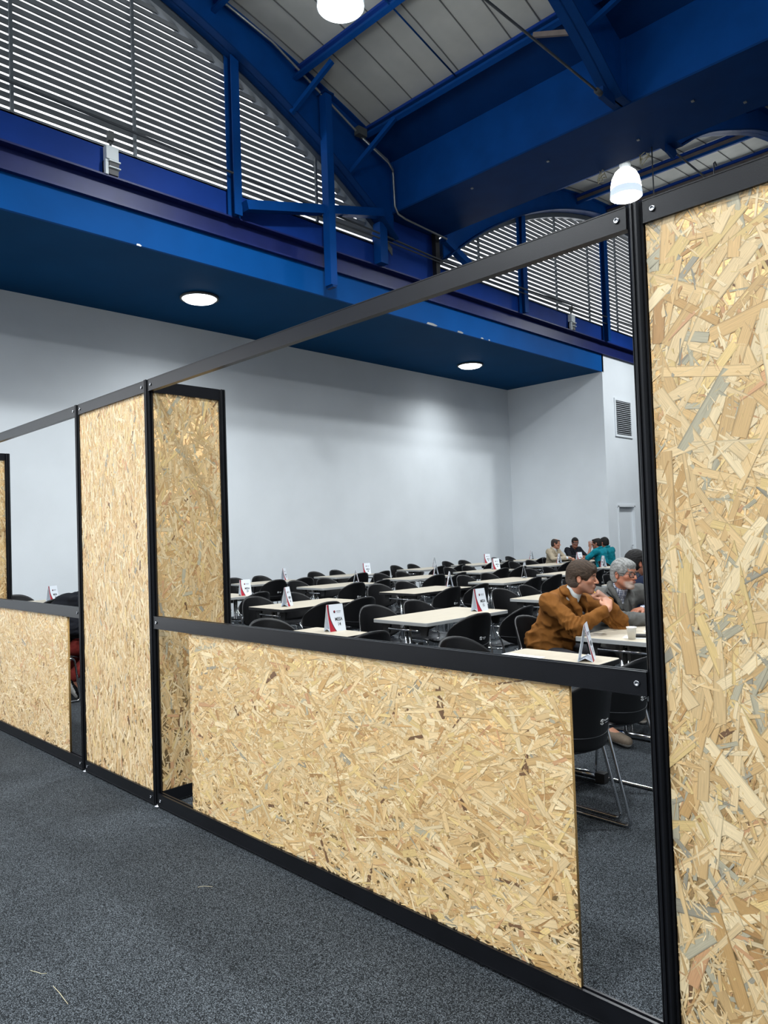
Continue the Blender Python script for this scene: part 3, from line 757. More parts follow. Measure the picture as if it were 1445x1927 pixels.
# ------------------------------------------------------------------ tent signs
def text_mesh(txt, size, sx=.8, bold=.012):
    cu = bpy.data.curves.new('txt', 'FONT'); cu.body = txt; cu.size = size; cu.align_x = 'CENTER'; cu.offset = bold * size; cu.resolution_u = 2
    o = bpy.data.objects.new('txt', cu); COL.objects.link(o)
    dg = bpy.context.evaluated_depsgraph_get(); me = bpy.data.meshes.new_from_object(o.evaluated_get(dg))
    bpy.data.objects.remove(o); bpy.data.curves.remove(cu)
    for vv in me.vertices: vv.co.x *= sx
    return me
MESA = text_mesh('MESA', .040, .78, .02)
SW, SH, SD = .083, .225, .046            # half width, height, half depth
tilt = math.atan2(SD, SH)
def on_face(me, u, vv, side):
    """copy of a flat text mesh placed on a sloping face; u across, vv up the slope"""
    m = me.copy(); L = math.hypot(SD, SH)
    for p in m.vertices:
        a, b = p.co.x + u, p.co.y + vv
        f = b / L; y = -SD * (1 - f) - .0012 * math.cos(tilt); z = SH * f
        p.co = (a, y, z) if side < 0 else (-a, -y, z)
    return m
def sign(x, y, rz, num, label):
    t = thing('tent_sign', label, 'sign', (x, y, .732), rz, group='white tent cards on the tables')
    th = .002
    b = MB()
    for s in (-1, 1):
        b.add([(-SW, s * SD, 0), (SW, s * SD, 0), (SW, 0, SH), (-SW, 0, SH), (-SW, s * (SD - th), 0), (SW, s * (SD - th), 0), (SW, 0, SH - .006), (-SW, 0, SH - .006)],
              [(0, 1, 2, 3), (7, 6, 5, 4), (0, 3, 7, 4), (1, 5, 6, 2), (0, 4, 5, 1)])
    b.build('card', 'card', t)
    MB().add([(-SW, -SD + th, .0), (SW, -SD + th, .0), (SW, 0, .022), (-SW, 0, .022), (SW, SD - th, 0), (-SW, SD - th, 0)], [(0, 1, 2, 3), (3, 2, 4, 5)]).build('base_flap', 'card', t)
    L = math.hypot(SD, SH)
    for s in (-1, 1):
        # red sweep with a dark edge at the left of each face
        mir = 1
        N = 14; vs = []; fs = []; vs2 = []
        for i in range(N + 1):
            q = i / N; h = L * q * .995
            e = -SW + .022 + .046 * (1 - q) ** 2.2 - .010 * math.sin(q * math.pi)
            e0 = -SW + .002
            for a, lst in ((e0, vs), (e, vs), (e - .006, vs2), (e + .002, vs2)):
                f = h / L; yy = -SD * (1 - f) - .0009; zz = SH * f
                lst.append((a * mir, yy, zz) if s < 0 else (-a * mir, -yy, zz))
        for i in range(N): fs.append((2 * i, 2 * i + 1, 2 * i + 3, 2 * i + 2))
        rd = MB().add(vs, fs).build('red_sweep', 'sign_red', t, fix=False)
        vs3 = [(v0[0], v0[1] + (-.0003 if s < 0 else .0003), v0[2]) for v0 in vs2]
        MB().add(vs3, fs).build('dark_edge', 'sign_dark', rd, fix=False)
        for me, vv in ((MESA, .088), (NUM(num), .046)):
            m = on_face(me, .022, vv, s); m.materials.clear(); m.materials.append(MATS['ink']); link('lettering', m, t)
        e = MB(); e2 = MB(); 
        def fp(a, h):
            f = h / L; yy = -SD * (1 - f) - .0012; zz = SH * f
            return (a, yy, zz) if s < 0 else (-a, -yy, zz)
        e.add([fp(-.012 + .010 * math.cos(k * .524), .165 + .012 * math.sin(k * .524)) for k in range(12)], [tuple(range(12))], 0)
        e.add([fp(-.010 + .006 * math.cos(k * .785), .172 + .006 * math.sin(k * .785) ) for k in range(8)], [tuple(range(8))], 1)
        for i in range(len(e.v) - 8, len(e.v)): e.v[i] = (e.v[i][0], e.v[i][1] + (-.0004 if s < 0 else .0004), e.v[i][2])
        e.build('emblem', ['sign_dark', 'sign_red'], t, fix=False)
        for k in range(8):
            a = .008 + k * .0062; e2.add([fp(a, .166), fp(a + .0042, .166), fp(a + .0042, .172 + .002 * (k % 3 == 2)), fp(a, .172 + .002 * (k % 3 == 2))], [(0, 1, 2, 3)])
        e2.add([fp(.012, .156), fp(.052, .156), fp(.052, .1585), fp(.012, .1585)], [(0, 1, 2, 3)])
        e2.build('small_print', 'ink_grey', t, fix=False)
_n = {}
def NUM(k):
    if k not in _n: _n[k] = text_mesh(str(k), .040, .80, .02)
    return _n[k]
H = math.pi / 2
SIGNS = [(-4.73, 4.12, H - .12, 14, 'white tent sign with red sweep reading MESA 14, just above the counter rail'), (-4.57, 5.93, H - .05, 15, 'white tent sign with red sweep reading MESA 15, on the long table in full view'),
         (-6.93, 5.30, H + .55, 26, 'narrow angled tent sign on the table behind MESA 14'), (-8.85, 6.02, H - .15, 29, 'tent sign beside the stall back post, fourth line'),
         (-11.25, 8.55, -H + .55, 39, 'tent sign against the white wall above the long wall table'), (-9.15, 8.48, H + .75, 30, 'tent sign seen edge on, third table of the fourth line'),
         (-10.95, 10.45, H - .35, 38, 'tent sign on the fourth table along the white wall'), (-9.1, 10.50, H + .85, 31, 'tent sign seen edge on, fourth table of the fourth line'),
         (-11.25, 12.95, H + .8, 37, 'tent sign seen edge on, fifth table along the white wall'), (-6.98, 8.36, H + .80, 25, 'tent sign seen edge on, behind the MESA 15 sign'),
         (-11.15, 14.85, H - .45, 36, 'farthest but one tent sign along the white wall'), (-9.15, 12.48, H - .4, 32, 'tent sign on the fifth table of the fourth line'),
         (-7.0, 10.33, -H + .6, 24, 'tent sign behind black chairs, fourth table of the third line'), (-11.15, 16.85, H + .85, 35, 'thin edge on tent sign near the recess corner'),
         (-2.30, 4.03, H + .40, 13, 'tent sign seen end on at the table corner behind the counter rail'), (-9.0, 15.62, H - .3, 34, 'tent sign on the table of the men in teal'),
         (-9.08, 14.85, H + .8, 33, 'edge on tent sign in front of the man in beige'), (-7.3, 13.6, H + .8, 22, 'edge on tent sign in front of the men in teal'),
         (-10.9, 4.1, H + .45, 41, 'tent sign in the left opening above the counter rail')]
for s_ in SIGNS: sign(*s_)

# ------------------------------------------------------------------ small things on the tables
TZ = .732
cup = thing('paper_cup', 'small white paper cup on the table of the two men', 'cup', (-2.45, 4.93, TZ))
MB().lathe([(0, .002), (.024, .002), (.025, 0), (.034, .082), (.036, .084), (.0365, .087), (.034, .088), (.032, .084), (.023, .004), (0, .004)], 24).build('body', 'paper_cup', cup)
ph = MB().prism(rrect(-.085, -.045, .085, .045, .012), 'z', 0, .016).build('phone_case', 'phone_black', loc=(-2.42, 5.05, TZ + .004), rz=.35, label='black phone case lying behind the paper cup', cat='phone')
MB().prism(rrect(-.1, -.06, .1, .06, .006), 'z', 0, .002).build('napkin', 'paper', loc=(-2.45, 5.03, TZ + .001), rz=.3, label='white napkin under the black phone case', cat='napkin')
pp = MB().box((-.105, -.148, 0), (.105, .148, .002)).build('document', 'paper', loc=(-2.38, 5.33, TZ + .001), rz=.9, label='printed white sheet in front of the man in grey', cat='paper')
lns = MB()
for k in range(14): lns.box((-.085, -.12 + k * .017, .002), (.02 + .06 * ((k * 7) % 3) / 2, -.116 + k * .017, .0024))
lns.build('printed_lines', 'ink_grey', pp)
MB().box((-.07, -.05, 0), (.07, .05, .014)).build('notebook', 'red_item', loc=(-2.32, 5.62, TZ + .001), rz=.4, label='small dark red notebook beside the grey sleeve', cat='notebook')
MB().box((-.148, -.105, 0), (.148, .105, .002)).build('document', 'paper', loc=(-2.70, 3.86, TZ + .001), rz=-.05, label='blank white sheet on the table behind the counter rail', cat='paper')
MB().box((-.075, -.037, 0), (.075, .037, .009)).build('phone', 'phone_black', loc=(-9.15, 16.0, TZ + .001), rz=.4, label='dark phone on the table of the men in teal', cat='phone')

# ------------------------------------------------------------------ people: smooth blended bodies polygonised on a grid
class Field:
    def __init__(s, lo, hi, h):
        s.h = h; s.lo = np.array(lo, float); n = np.ceil((np.array(hi) - s.lo) / h).astype(int) + 1
        s.n = n; s.f = np.full(n, 1.0, np.float32)
    def _sub(s, lo, hi):
        a = np.clip(np.floor((np.array(lo) - s.lo) / s.h).astype(int), 0, s.n - 1)
        b = np.clip(np.ceil((np.array(hi) - s.lo) / s.h).astype(int) + 1, 0, s.n)
        if np.any(b <= a): return None
        ax = [s.lo[i] + s.h * np.arange(a[i], b[i]) for i in range(3)]
        sl = tuple(slice(a[i], b[i]) for i in range(3))
        return sl, np.stack(np.meshgrid(*ax, indexing='ij'), -1)
    def _blend(s, sl, d, k, sub):
        g = s.f[sl]
        if sub:
            d = -d; hh = np.maximum(k - np.abs(g - d), 0) / max(k, 1e-6); s.f[sl] = np.maximum(g, d) + hh * hh * k * .25
        else:
            hh = np.maximum(k - np.abs(g - d), 0) / max(k, 1e-6); s.f[sl] = np.minimum(g, d) - hh * hh * k * .25
    def rc(s, a, b, r1, r2=None, k=.02, sub=False):
        r2 = r1 if r2 is None else r2
        a, b = np.array(a, float), np.array(b, float); R = max(r1, r2) + k + .03
        q = s._sub(np.minimum(a, b) - R, np.maximum(a, b) + R)
        if q is None: return s
        sl, P = q; ba = b - a; L2 = max(ba @ ba, 1e-9)
        t = np.clip((P - a) @ ba / L2, 0, 1)
        d = np.linalg.norm(P - a - t[..., None] * ba, axis=-1) - (r1 + (r2 - r1) * t)
        s._blend(sl, d, k, sub); return s
    def el(s, c, r, R=None, k=.02, sub=False):
        c = np.array(c, float); r = np.array(r, float); m = r.max() + k + .03
        q = s._sub(c - m, c + m)
        if q is None: return s
        sl, P = q; p = P - c
        if R is not None: p = p @ R
        k0 = np.linalg.norm(p / r, axis=-1); k1 = np.linalg.norm(p / (r * r), axis=-1)
        s._blend(sl, k0 * (k0 - 1) / np.maximum(k1, 1e-6), k, sub); return s
    def half(s, p, n, k=.004):
        """cut away everything on the +n side of the plane through p"""
        n = np.array(n, float); n /= np.linalg.norm(n)
        ax = [s.lo[i] + s.h * np.arange(s.n[i]) for i in range(3)]
        d = (ax[0][:, None, None] - p[0]) * n[0] + (ax[1][None, :, None] - p[1]) * n[1] + (ax[2][None, None, :] - p[2]) * n[2]
        hh = np.maximum(k - np.abs(s.f - d), 0) / k; s.f = (np.maximum(s.f, d) + hh * hh * k * .25).astype(np.float32); return s
    def warp(s, fn):
        ax = [s.lo[i] + s.h * np.arange(s.n[i]) for i in range(3)]
        m = np.abs(s.f) < .05; I = np.argwhere(m); P = s.lo + I * s.h
        s.f[m] += fn(P).astype(np.float32); return s
    def mesh(s):
        f = s.f.copy(); f[0] = f[-1] = 1; f[:, 0] = f[:, -1] = 1; f[:, :, 0] = f[:, :, -1] = 1
        ins = f < 0; n = s.n
        c = [ins[i:n[0] - 1 + i, j:n[1] - 1 + j, k:n[2] - 1 + k] for i in (0, 1) for j in (0, 1) for k in (0, 1)]
        sm = sum(x.astype(np.int8) for x in c); act = (sm > 0) & (sm < 8)
        I = np.argwhere(act); vid = np.full(act.shape, -1, np.int64); vid[act] = np.arange(len(I))
        acc = np.zeros((len(I), 3)); cnt = np.zeros(len(I))
        offs = [(i, j, k) for i in (0, 1) for j in (0, 1) for k in (0, 1)]
        for a in offs:
            for ax in range(3):
                if a[ax]: continue
                b = list(a); b[ax] = 1
                fa = f[I[:, 0] + a[0], I[:, 1] + a[1], I[:, 2] + a[2]]; fb = f[I[:, 0] + b[0], I[:, 1] + b[1], I[:, 2] + b[2]]
                x = (fa < 0) != (fb < 0); t = np.where(x, fa / np.where(fa == fb, 1, fa - fb), 0)
                p = np.tile(np.array(a, float), (len(I), 1)); p[:, ax] += t
                acc[x] += p[x]; cnt[x] += 1
        V = s.lo + (I + acc / cnt[:, None]) * s.h
        Q = []
        for ax in range(3):
            sl0 = [slice(1, n[i] - 1) for i in range(3)]; sl0[ax] = slice(0, n[ax] - 1)
            sl1 = list(sl0); sl1[ax] = slice(1, n[ax])
            A, B = ins[tuple(sl0)], ins[tuple(sl1)]
            E = np.argwhere(A != B); 
            flip = A[A != B]
            base = E + np.array([sl0[i].start for i in range(3)])
            u, v2 = (ax + 1) % 3, (ax + 2) % 3
            def at(du, dv):
                q = base.copy(); q[:, u] += du; q[:, v2] += dv; return vid[q[:, 0], q[:, 1], q[:, 2]]
            quad = np.stack([at(-1, -1), at(0, -1), at(0, 0), at(-1, 0)], 1)
            quad[~flip] = quad[~flip][:, ::-1]; Q.append(quad)
        return V, np.concatenate(Q)

def smooth_obj(name, F, mt, parent, colfn=None, xf=None):
    V, Q = F.mesh(); 
    ok = (Q >= 0).all(1); Q = Q[ok]
    C = colfn(V) if colfn else None
    if xf is not None: V = V @ xf[0].T + xf[1]
    me = bpy.data.meshes.new(name)
    me.vertices.add(len(V)); me.vertices.foreach_set('co', V.ravel())
    me.loops.add(Q.size); me.loops.foreach_set('vertex_index', Q.ravel().astype(np.int32))
    me.polygons.add(len(Q)); me.polygons.foreach_set('loop_start', (np.arange(len(Q)) * 4).astype(np.int32))
    me.update(calc_edges=True); me.polygons.foreach_set('use_smooth', np.ones(len(Q), bool))
    me.materials.append(MATS[mt])
    if C is not None:
        ca = me.color_attributes.new('Col', 'FLOAT_COLOR', 'POINT'); cc = np.ones((len(V), 4)); cc[:, :3] = C; ca.data.foreach_set('color', cc.ravel())
    me.validate(); me.update()
    return link(name, me, parent)

def rotm(yaw=0, pitch=0, roll=0):
    """columns = local axes; x forward, y left, z up; pitch>0 looks down"""
    cy, sy, cp, sp, cr, sr = math.cos(yaw), math.sin(yaw), math.cos(pitch), math.sin(pitch), math.cos(roll), math.sin(roll)
    Z = np.array([[cy, -sy, 0], [sy, cy, 0], [0, 0, 1]]); Y = np.array([[cp, 0, sp], [0, 1, 0], [-sp, 0, cp]]); X = np.array([[1, 0, 0], [0, cr, -sr], [0, sr, cr]])
    return Z @ Y @ X
def wob(P, sc, seed=0):
    a = np.sin(P[:, 0] * sc * 1.1 + 2.1 * np.sin(P[:, 1] * sc * .7 + seed) + seed) * np.sin(P[:, 2] * sc + 1.7 * np.sin(P[:, 0] * sc * .8 + 2 * seed))
    b = np.sin(P[:, 1] * sc * 1.3 + 1.9 * np.sin(P[:, 2] * sc * .9 + 3 * seed) + 5 * seed)
    return a * .6 + b * .4

mat('skin', (205, 150, 122), 0.5, attr='Col', bump=(160, .06), spec=.4)
mat('cloth', (128, 128, 128), 0.9, attr='Col', bump=(240, .12), spec=.15, noise=(60, .07))
mat('hair', (80, 70, 60), 0.7, attr='Col', noise=(210, .38, 3), bump=(210, .5), spec=.2, stretch=(.22, 1.3, .7))
mat('eye_white', (168, 160, 152), .25); mat('iris', (52, 36, 26), .2)
mat('glasses_black', (20, 19, 20), .3); mat('glass_lens', (235, 240, 245), .05, alpha=.06, spec=.5)
mat('gold', (222, 180, 84), .25, metal=1.0)

def head_prims(F, H, c, neck_to, k=.012, ears=True):
    """H rotation (3x3), c centre; sculpted skull, face, ears and neck"""
    T = lambda p: c + H @ np.array(p, float)
    F.el(T((-.012, 0, .030)), (.098, .077, .088), H, k=k)
    F.el(T((.028, 0, -.035)), (.064, .060, .082), H, k=.03)
    F.el(T((.052, 0, .050)), (.042, .060, .045), H, k=.025)              # forehead
    for s in (-1, 1):
        F.rc(T((.0, s * .052, -.055)), T((.066, s * .018, -.102)), .021, .020, k=.022)   # jaw
        F.el(T((.062, s * .042, -.018)), (.024, .024, .020), H, k=.02)   # cheek bones
    F.el(T((.078, 0, -.100)), (.018, .022, .017), H, k=.018)             # chin
    F.rc(T((.086, -.034, .027)), T((.086, .034, .027)), .0085, k=.014)    # brow
    for s in (-1, 1):
        F.el(T((.098, s * .031, .004)), (.016, .017, .011), H, k=.010, sub=True)
        F.el(T((.0755, s * .031, .004)), (.0165, .0165, .0135), H, k=.004)   # lids
    F.rc(T((.090, 0, .014)), T((.116, 0, -.028)), .0075, .0115, k=.010)   # nose
    for s in (-1, 1): F.el(T((.101, s * .0125, -.033)), (.011, .008, .008), H, k=.007)
    F.el(T((.088, 0, -.062)), (.014, .026, .018), H, k=.012)             # muzzle
    F.rc(T((.098, -.018, -.0565)), T((.098, .018, -.0565)), .0055, k=.005)
    F.rc(T((.096, -.015, -.069)), T((.096, .015, -.069)), .0060, k=.005)
    F.rc(T((.106, -.021, -.0628)), T((.106, .021, -.0628)), .0030, k=.004, sub=True)
    if ears:
        for s in (-1, 1):
            Re = H @ rotm(s * .35, -.15, 0)
            F.el(T((-.012, s * .080, -.008)), (.020, .009, .034), Re, k=.006)
            F.el(T((-.004, s * .090, -.004)), (.011, .007, .020), Re, k=.004, sub=True)
    F.rc(T((-.022, 0, -.055)), neck_to, .054, .060, k=.03)

def skin_col(H, c, base, lips=(150, 92, 84), red=.12, beard=None, brow=None, stubble=None):
    b = np.array(lin(base)); lp = np.array(lin(lips))
    def fn(V):
        L = (V - c) @ H; C = np.tile(b, (len(V), 1))
        def mix(m, col): 
            m = np.clip(m, 0, 1)[:, None]; C[:] = C * (1 - m) + np.array(col) * m
        rd = b * np.array([1.04, .84, .80])
        g = lambda p, r: np.exp(-((((L - np.array(p)) / np.array(r)) ** 2).sum(1)))
        ab = L * np.array([1, 1, 1]); 
        for s in (-1, 1):
            mix(.55 * g((.075, s * .045, -.025), (.03, .025, .025)), rd); mix(.6 * g((-.01, s * .085, -.01), (.03, .012, .04)), rd)
            mix(.45 * g((.088, s * .031, .004), (.02, .022, .016)), b * .62)
        mix(.5 * g((.118, 0, -.03), (.016, .018, .014)), rd)
        mix(1.2 * g((.103, 0, -.063), (.012, .021, .0095)), lp)
        mix(.9 * g((.106, 0, -.0628), (.010, .020, .0028)), lp * .35)
        wv = .5 + .5 * wob(V, 260, 1)
        if brow is not None:
            for s in (-1, 1): mix(2.2 * g((.090, s * .032, .0265), (.016, .020, .0055)) * (.6 + .4 * wv), lin(brow))
        if beard is not None:
            col, dens, zlo = beard
            m = (L[:, 0] > .035) & (L[:, 2] < zlo) & (L[:, 2] > -.135)
            inner = g((.106, 0, -.063), (.012, .019, .0085))
            mm = np.clip((L[:, 0] - .035) / .025, 0, 1) * np.clip((zlo - L[:, 2]) / .012, 0, 1) * np.clip((L[:, 2] + .128) / .02, 0, 1) * (1 - np.clip(inner * 1.6, 0, 1))
            mix(mm * dens * (.65 + .35 * wv), lin(col))
        if stubble is not None:
            mm = np.clip((L[:, 0] + .01) / .03, 0, 1) * np.clip((-.028 - L[:, 2]) / .025, 0, 1) * np.clip((L[:, 2] + .14) / .02, 0, 1)
            mix(mm * .55, lin(stubble))
        return C
    return fn

def hair_obj(par, H, c, h, col, vol=.016, front=.075, low=-.06, side=.02, fringe=.055, top_bald=0, curl=.003, name='hair', xf=None, grey=None, swoop=0):
    T = lambda p: c + H @ np.array(p, float)
    F = Field(c - .2, c + .2, h)
    v = vol
    F.el(T((-.014, 0, .034)), (.099 + v, .078 + v * .9, .090 + v), H, k=.01)
    F.el(T((-.045, 0, -.02)), (.066 + v, .070 + v * .7, .075), H, k=.02)         # back of the head
    F.el(T((.045, 0, .078)), (.055, .062, .026 + v * .6), H, k=.02)             # front volume
    if swoop: F.rc(T((.06, .05, .082)), T((.085, -.045, .070)), .020, .016, k=.015)
    # face and neck openings
    F.el(T((.112, 0, -.030)), (.080, .100, .030 + fringe), H, k=.006, sub=True)
    F.half(T((0, 0, low)), H @ np.array((.25, 0, -1)), k=.008)
    for s in (-1, 1):
        F.el(T((.03, s * .095, -.045)), (.052, .035, .052), H, k=.006, sub=True)
        F.el(T((-.012, s * .088, -.014)), (.024, .024, .036), H, k=.004, sub=True)
    if top_bald: F.el(T((.03, 0, .15)), (.10, .052, .075), H, k=.012, sub=True)
    def dz(P):
        L = (P - c) @ H
        a = np.arctan2(L[:, 1], L[:, 2] + .02); e = L[:, 0]
        return curl * (np.sin(a * 34 + 18 * e + 2.4 * np.sin(e * 40 + a * 3)) * .5 + wob(P, 120, 2) * .8)
    F.warp(dz)
    b = np.array(lin(col)); gcol = b if grey is None else np.array(lin(grey))
    def cf(V):
        L = (V - c) @ H; m = np.clip(.5 + .6 * wob(V, 140, 4) + .3 * np.sin(L[:, 1] * 240 + L[:, 0] * 60), 0, 1)[:, None]
        s = np.clip((-.0 - L[:, 2]) / .07, 0, 1)[:, None] if grey is not None else 0
        return (b * (.75 + .5 * m)) * (1 - .7 * s) + gcol * .7 * s
    return smooth_obj(name, F, 'hair', par, cf, xf)

def finger_hand(F, w, R, curl=(30, 45, 25), spread=6, thumb=(.03, .045, .012), side=1, sc=1.0, tfold=0.3):
    """hand rooted at wrist w; columns of R: x along the fingers, y towards the thumb, z back of the hand"""
    T = lambda p: w + R @ (np.array(p, float) * np.array([1, 1, 1]) * sc)
    for i, (y, r) in enumerate(((.028, .0135), (.010, .0140), (-.009, .0135), (-.026, .0125))):
        F.rc(T((.005, y * .62, 0)), T((.082 - .004 * abs(i - 1), y, .002)), .015 * sc, r * sc, k=.012)
    LN = ((.042, .026, .021), (.046, .029, .022), (.043, .027, .021), (.034, .021, .019))
    for i, y in enumerate((.029, .0100, -.0095, -.0275)):
        p = np.array((.084 - .004 * abs(i - 1), y, .0015)); a = 0.0; sp = math.radians((1.2 - i) * spread)
        rr = [.0098, .0090, .0082, .0070]
        for j in range(3):
            a += math.radians(curl[j] * (1 + .06 * i)); d = np.array((math.cos(a) * math.cos(sp), math.cos(a) * math.sin(sp), -math.sin(a))) * LN[i][j]
            F.rc(T(p), T(p + d), rr[j] * sc, rr[j + 1] * sc, k=.0035); p = p + d
    p0 = np.array((.020, .022, -.006)); p1 = np.array((.048, .046, -.014)); p2 = p1 + np.array((.030, .010 - .03 * tfold, -.010 - .012 * tfold)); p3 = p2 + np.array((.024, -.004 - .02 * tfold, -.006 - .008 * tfold))
    F.rc(T(p0), T(p1), .015 * sc, .0125 * sc, k=.01); F.rc(T(p1), T(p2), .0115 * sc, .0100 * sc, k=.004); F.rc(T(p2), T(p3), .0098 * sc, .0080 * sc, k=.004)

def basis(xd, zd):
    x = np.array(xd, float); x /= np.linalg.norm(x); z = np.array(zd, float); z -= x * (z @ x); z /= np.linalg.norm(z)
    return np.stack([x, np.cross(z, x), z], 1)

def person(name_lab, loc, rz, h, J, head_yaw, head_pitch, head_roll, skin, hairkw, jacket, trousers, shoe, shirt=None, shirt_v=None, hands=(None, None), hh=None,
           beard=None, stubble=None, brow=(60, 45, 38), sleeve='long', collar=True, puff=0.0, belly=.0, shoulders=1.0, glasses=False, headscale=1.0, jacket_hem=.50, wr=1.0, shirt_col=None, eyes=True, colr=None):
    t = thing('person', name_lab, 'person', loc, rz)
    A = {q: np.array(p, float) for q, p in J.items()}
    Hm = rotm(head_yaw, head_pitch, head_roll); hc = A['head']
    lo, hi = np.array((-.45, -.62, 0.0)), np.array((1.15, .62, 1.48))
    allp = np.array(list(A.values())); lo = np.maximum(lo, allp.min(0) - .24); hi = np.minimum(hi, allp.max(0) + .26); lo[2] = -.005
    # ---- continuous body
    F = Field(lo, hi, h)
    ch, pv, nk = A['chest'], A['pelvis'], A['neck']
    F.el(ch, (.072, .120 * shoulders, .13), rotm(0, .2), k=.05); F.el(pv, (.085, .125, .10), k=.05); F.rc(pv, ch, .08, .075, k=.05); F.rc(ch, nk, .06, .050, k=.05)
    for s, q in ((1, 'l'), (-1, 'r')):
        sh, el, wr_, hp, kn, an, to = (A[q + x] for x in ('sh', 'el', 'wr', 'hp', 'kn', 'an', 'to'))
        F.rc(ch + np.array((0, s * .05, .06)), sh, .05, .046, k=.04)
        F.rc(sh, el, .050, .036, k=.03); F.rc(el, wr_, .036, .0255, k=.02)
        F.rc(hp, kn, .078, .055, k=.04); F.rc(kn, an, .052, .036, k=.03); F.rc(an, to, .036, .028, k=.02)
    head_prims(F, Hm, hc, nk)
    for q, hd in zip('lr', hands):
        if hd: finger_hand(F, A[q + 'wr'] + hd.get('off', np.zeros(3)), hd['R'], **{k_: v_ for k_, v_ in hd.items() if k_ not in ('R', 'off')})
    smooth_obj('body', F, 'skin', t, skin_col(Hm, hc, skin, beard=beard, brow=brow, stubble=stubble))
    T = lambda p: hc + Hm @ np.array(p, float)
    if eyes:
        for s in (-1, 1):
            e = MB(); m4 = Matrix.Identity(4) if False else Matrix([[*Hm[0], T((.0785, s * .031, .0035))[0]], [*Hm[1], T((.0785, s * .031, .0035))[1]], [*Hm[2], T((.0785, s * .031, .0035))[2]], [0, 0, 0, 1]])
            RX = Matrix.Diagonal((1, 1, .60, 1)) @ Matrix.Rotation(math.pi / 2, 4, 'Y')
            e.lathe([(.0, .0142), (.003, .0139), (.0058, .0130), (.0058, .01301), (.0095, .0106), (.0135, .0045), (.0142, 0)], 16, M=m4 @ RX)
            for i in range(2 * 16): e.m[i] = 1
            e.build('eye', ['eye_white', 'iris'], t)
    hair_obj(t, Hm, hc, hh or min(h, .005), **hairkw)
    # ---- garments
    def torso(F, g, hem, shirtlike=False):
        F.el(ch + np.array((0, 0, .0)), (.112 + g, .165 * shoulders + g, .165 + g), rotm(0, .25), k=.06)
        F.el(pv + np.array((.01 + belly * .3, 0, .06)), (.135 + g + belly, .165 + g + belly * .5, .15 + g), k=.06)
        F.rc(pv + np.array((0, 0, .05)), ch, .125 + g + belly * .4, .125 + g, k=.06)
        F.rc(ch + np.array((-.01, 0, .08)), nk + np.array((-.012, 0, -.01)), .10 + g, .066 + g * .6, k=.05)
    def arms(F, g, frac=1.0):
        for s, q in ((1, 'l'), (-1, 'r')):
            sh, el, wr_ = A[q + 'sh'], A[q + 'el'], A[q + 'wr']
            F.rc(ch + np.array((-.005, s * .07, .07)), sh, .085 + g, .068 + g, k=.05)
            F.rc(sh, el, .066 + g, .054 + g, k=.035)
            if frac > 0: F.rc(el, el + (wr_ - el) * frac, .053 + g, .040 + g * .8, k=.025)
    jg = .006 + puff
    if shirt is not None:
        Fs = Field(lo, hi, h); torso(Fs, -.017, .5)
        Fs.rc(nk + np.array((-.006, 0, -.03)), nk + (hc - nk) * .34 + np.array((-.004, 0, 0)), .067, .062, k=.02)           # collar stand
        for q in 'lr':
            el, wr_ = A[q + 'el'], A[q + 'wr']; Fs.rc(el + (wr_ - el) * .82, el + (wr_ - el) * .98, .041, .040, k=.01)
            dd = (wr_ - el) / np.linalg.norm(wr_ - el)
        Fs.half((0, 0, ch[2] - .20), (0, 0, -1), k=.01)
        Fs.half(nk + (hc - nk) * .30 + np.array((.0, 0, 0)), Hm @ np.array((.55, 0, 1.0)), k=.006)
        smooth_obj('shirt', Fs, 'cloth', t, shirt_col or (lambda V: np.tile(np.array(lin(shirt)), (len(V), 1))))
    Fj = Field(lo, hi, h); torso(Fj, jg, jacket_hem)
    arms(Fj, jg * .8, .86 if sleeve == 'long' else 0.0)
    if sleeve == 'short':
        pass
    up_ = nk + np.array((-.012, 0, .0))
    if collar:
        F_ = Fj
        pts_ = [(-.062, .0, .040), (-.045, .055, .034), (.0, .080, .012), (.055, .072, -.045), (.088, .060, -.105), (.100, .052, -.160)]
        rr_ = [.026, .026, .025, .023, .019, .010]
        for s_ in (-1, 1):
            for a_, b_, q0, q1 in zip(pts_[:-1], pts_[1:], rr_[:-1], rr_[1:]):
                F_.rc(nk + np.array((a_[0], a_[1] * s_, a_[2])), nk + np.array((b_[0], b_[1] * s_, b_[2])), q0, q1, k=.007)
    # neck opening
    Fj.rc(nk + (hc - nk) * .02 + np.array((.012, 0, 0)), nk + (hc - nk) * 1.0, .058 if collar else .060, .085, k=.008, sub=True)
    if shirt_v:
        d0, d1, wv = shirt_v           # front opening: from throat down, half width
        a = nk + np.array((.05, 0, -.01)); b = ch + np.array((.17, 0, -d1))
        Fj.rc(a + np.array((.02, 0, 0)), b, wv, wv * .35, k=.012, sub=True)
    Fj.half((0, 0, jacket_hem), (0, 0, -1), k=.02) if jacket_hem else None
    amp = .0045 * wr
    def fold(P):
        d = 0
        for q in 'lr':
            el = A[q + 'el']; r = np.linalg.norm(P - el, axis=1); d = d + amp * 1.5 * np.exp(-(r / .11) ** 2) * np.sin((P - el) @ (A[q + 'wr'] - A[q + 'sh']) / np.linalg.norm(A[q + 'wr'] - A[q + 'sh']) * 190 + 2 * wob(P, 20, 1))
        lowz = np.exp(-((P[:, 2] - pv[2] - .08) / .12) ** 2)
        Q_ = P * np.array((1.0, .8, 1.9)); rdg = 1 - np.abs(wob(Q_ + .04 * wob(P, 9, 7)[:, None], 17, 2)) * 2
        d = d - amp * 2.0 * (.35 + lowz) * rdg
        Q2 = np.stack([P[:, 0] + .6 * P[:, 2], P[:, 1], P[:, 2] - .4 * P[:, 0]], 1); d = d - amp * .9 * (1 - np.abs(wob(Q2, 24, 5)) * 2)
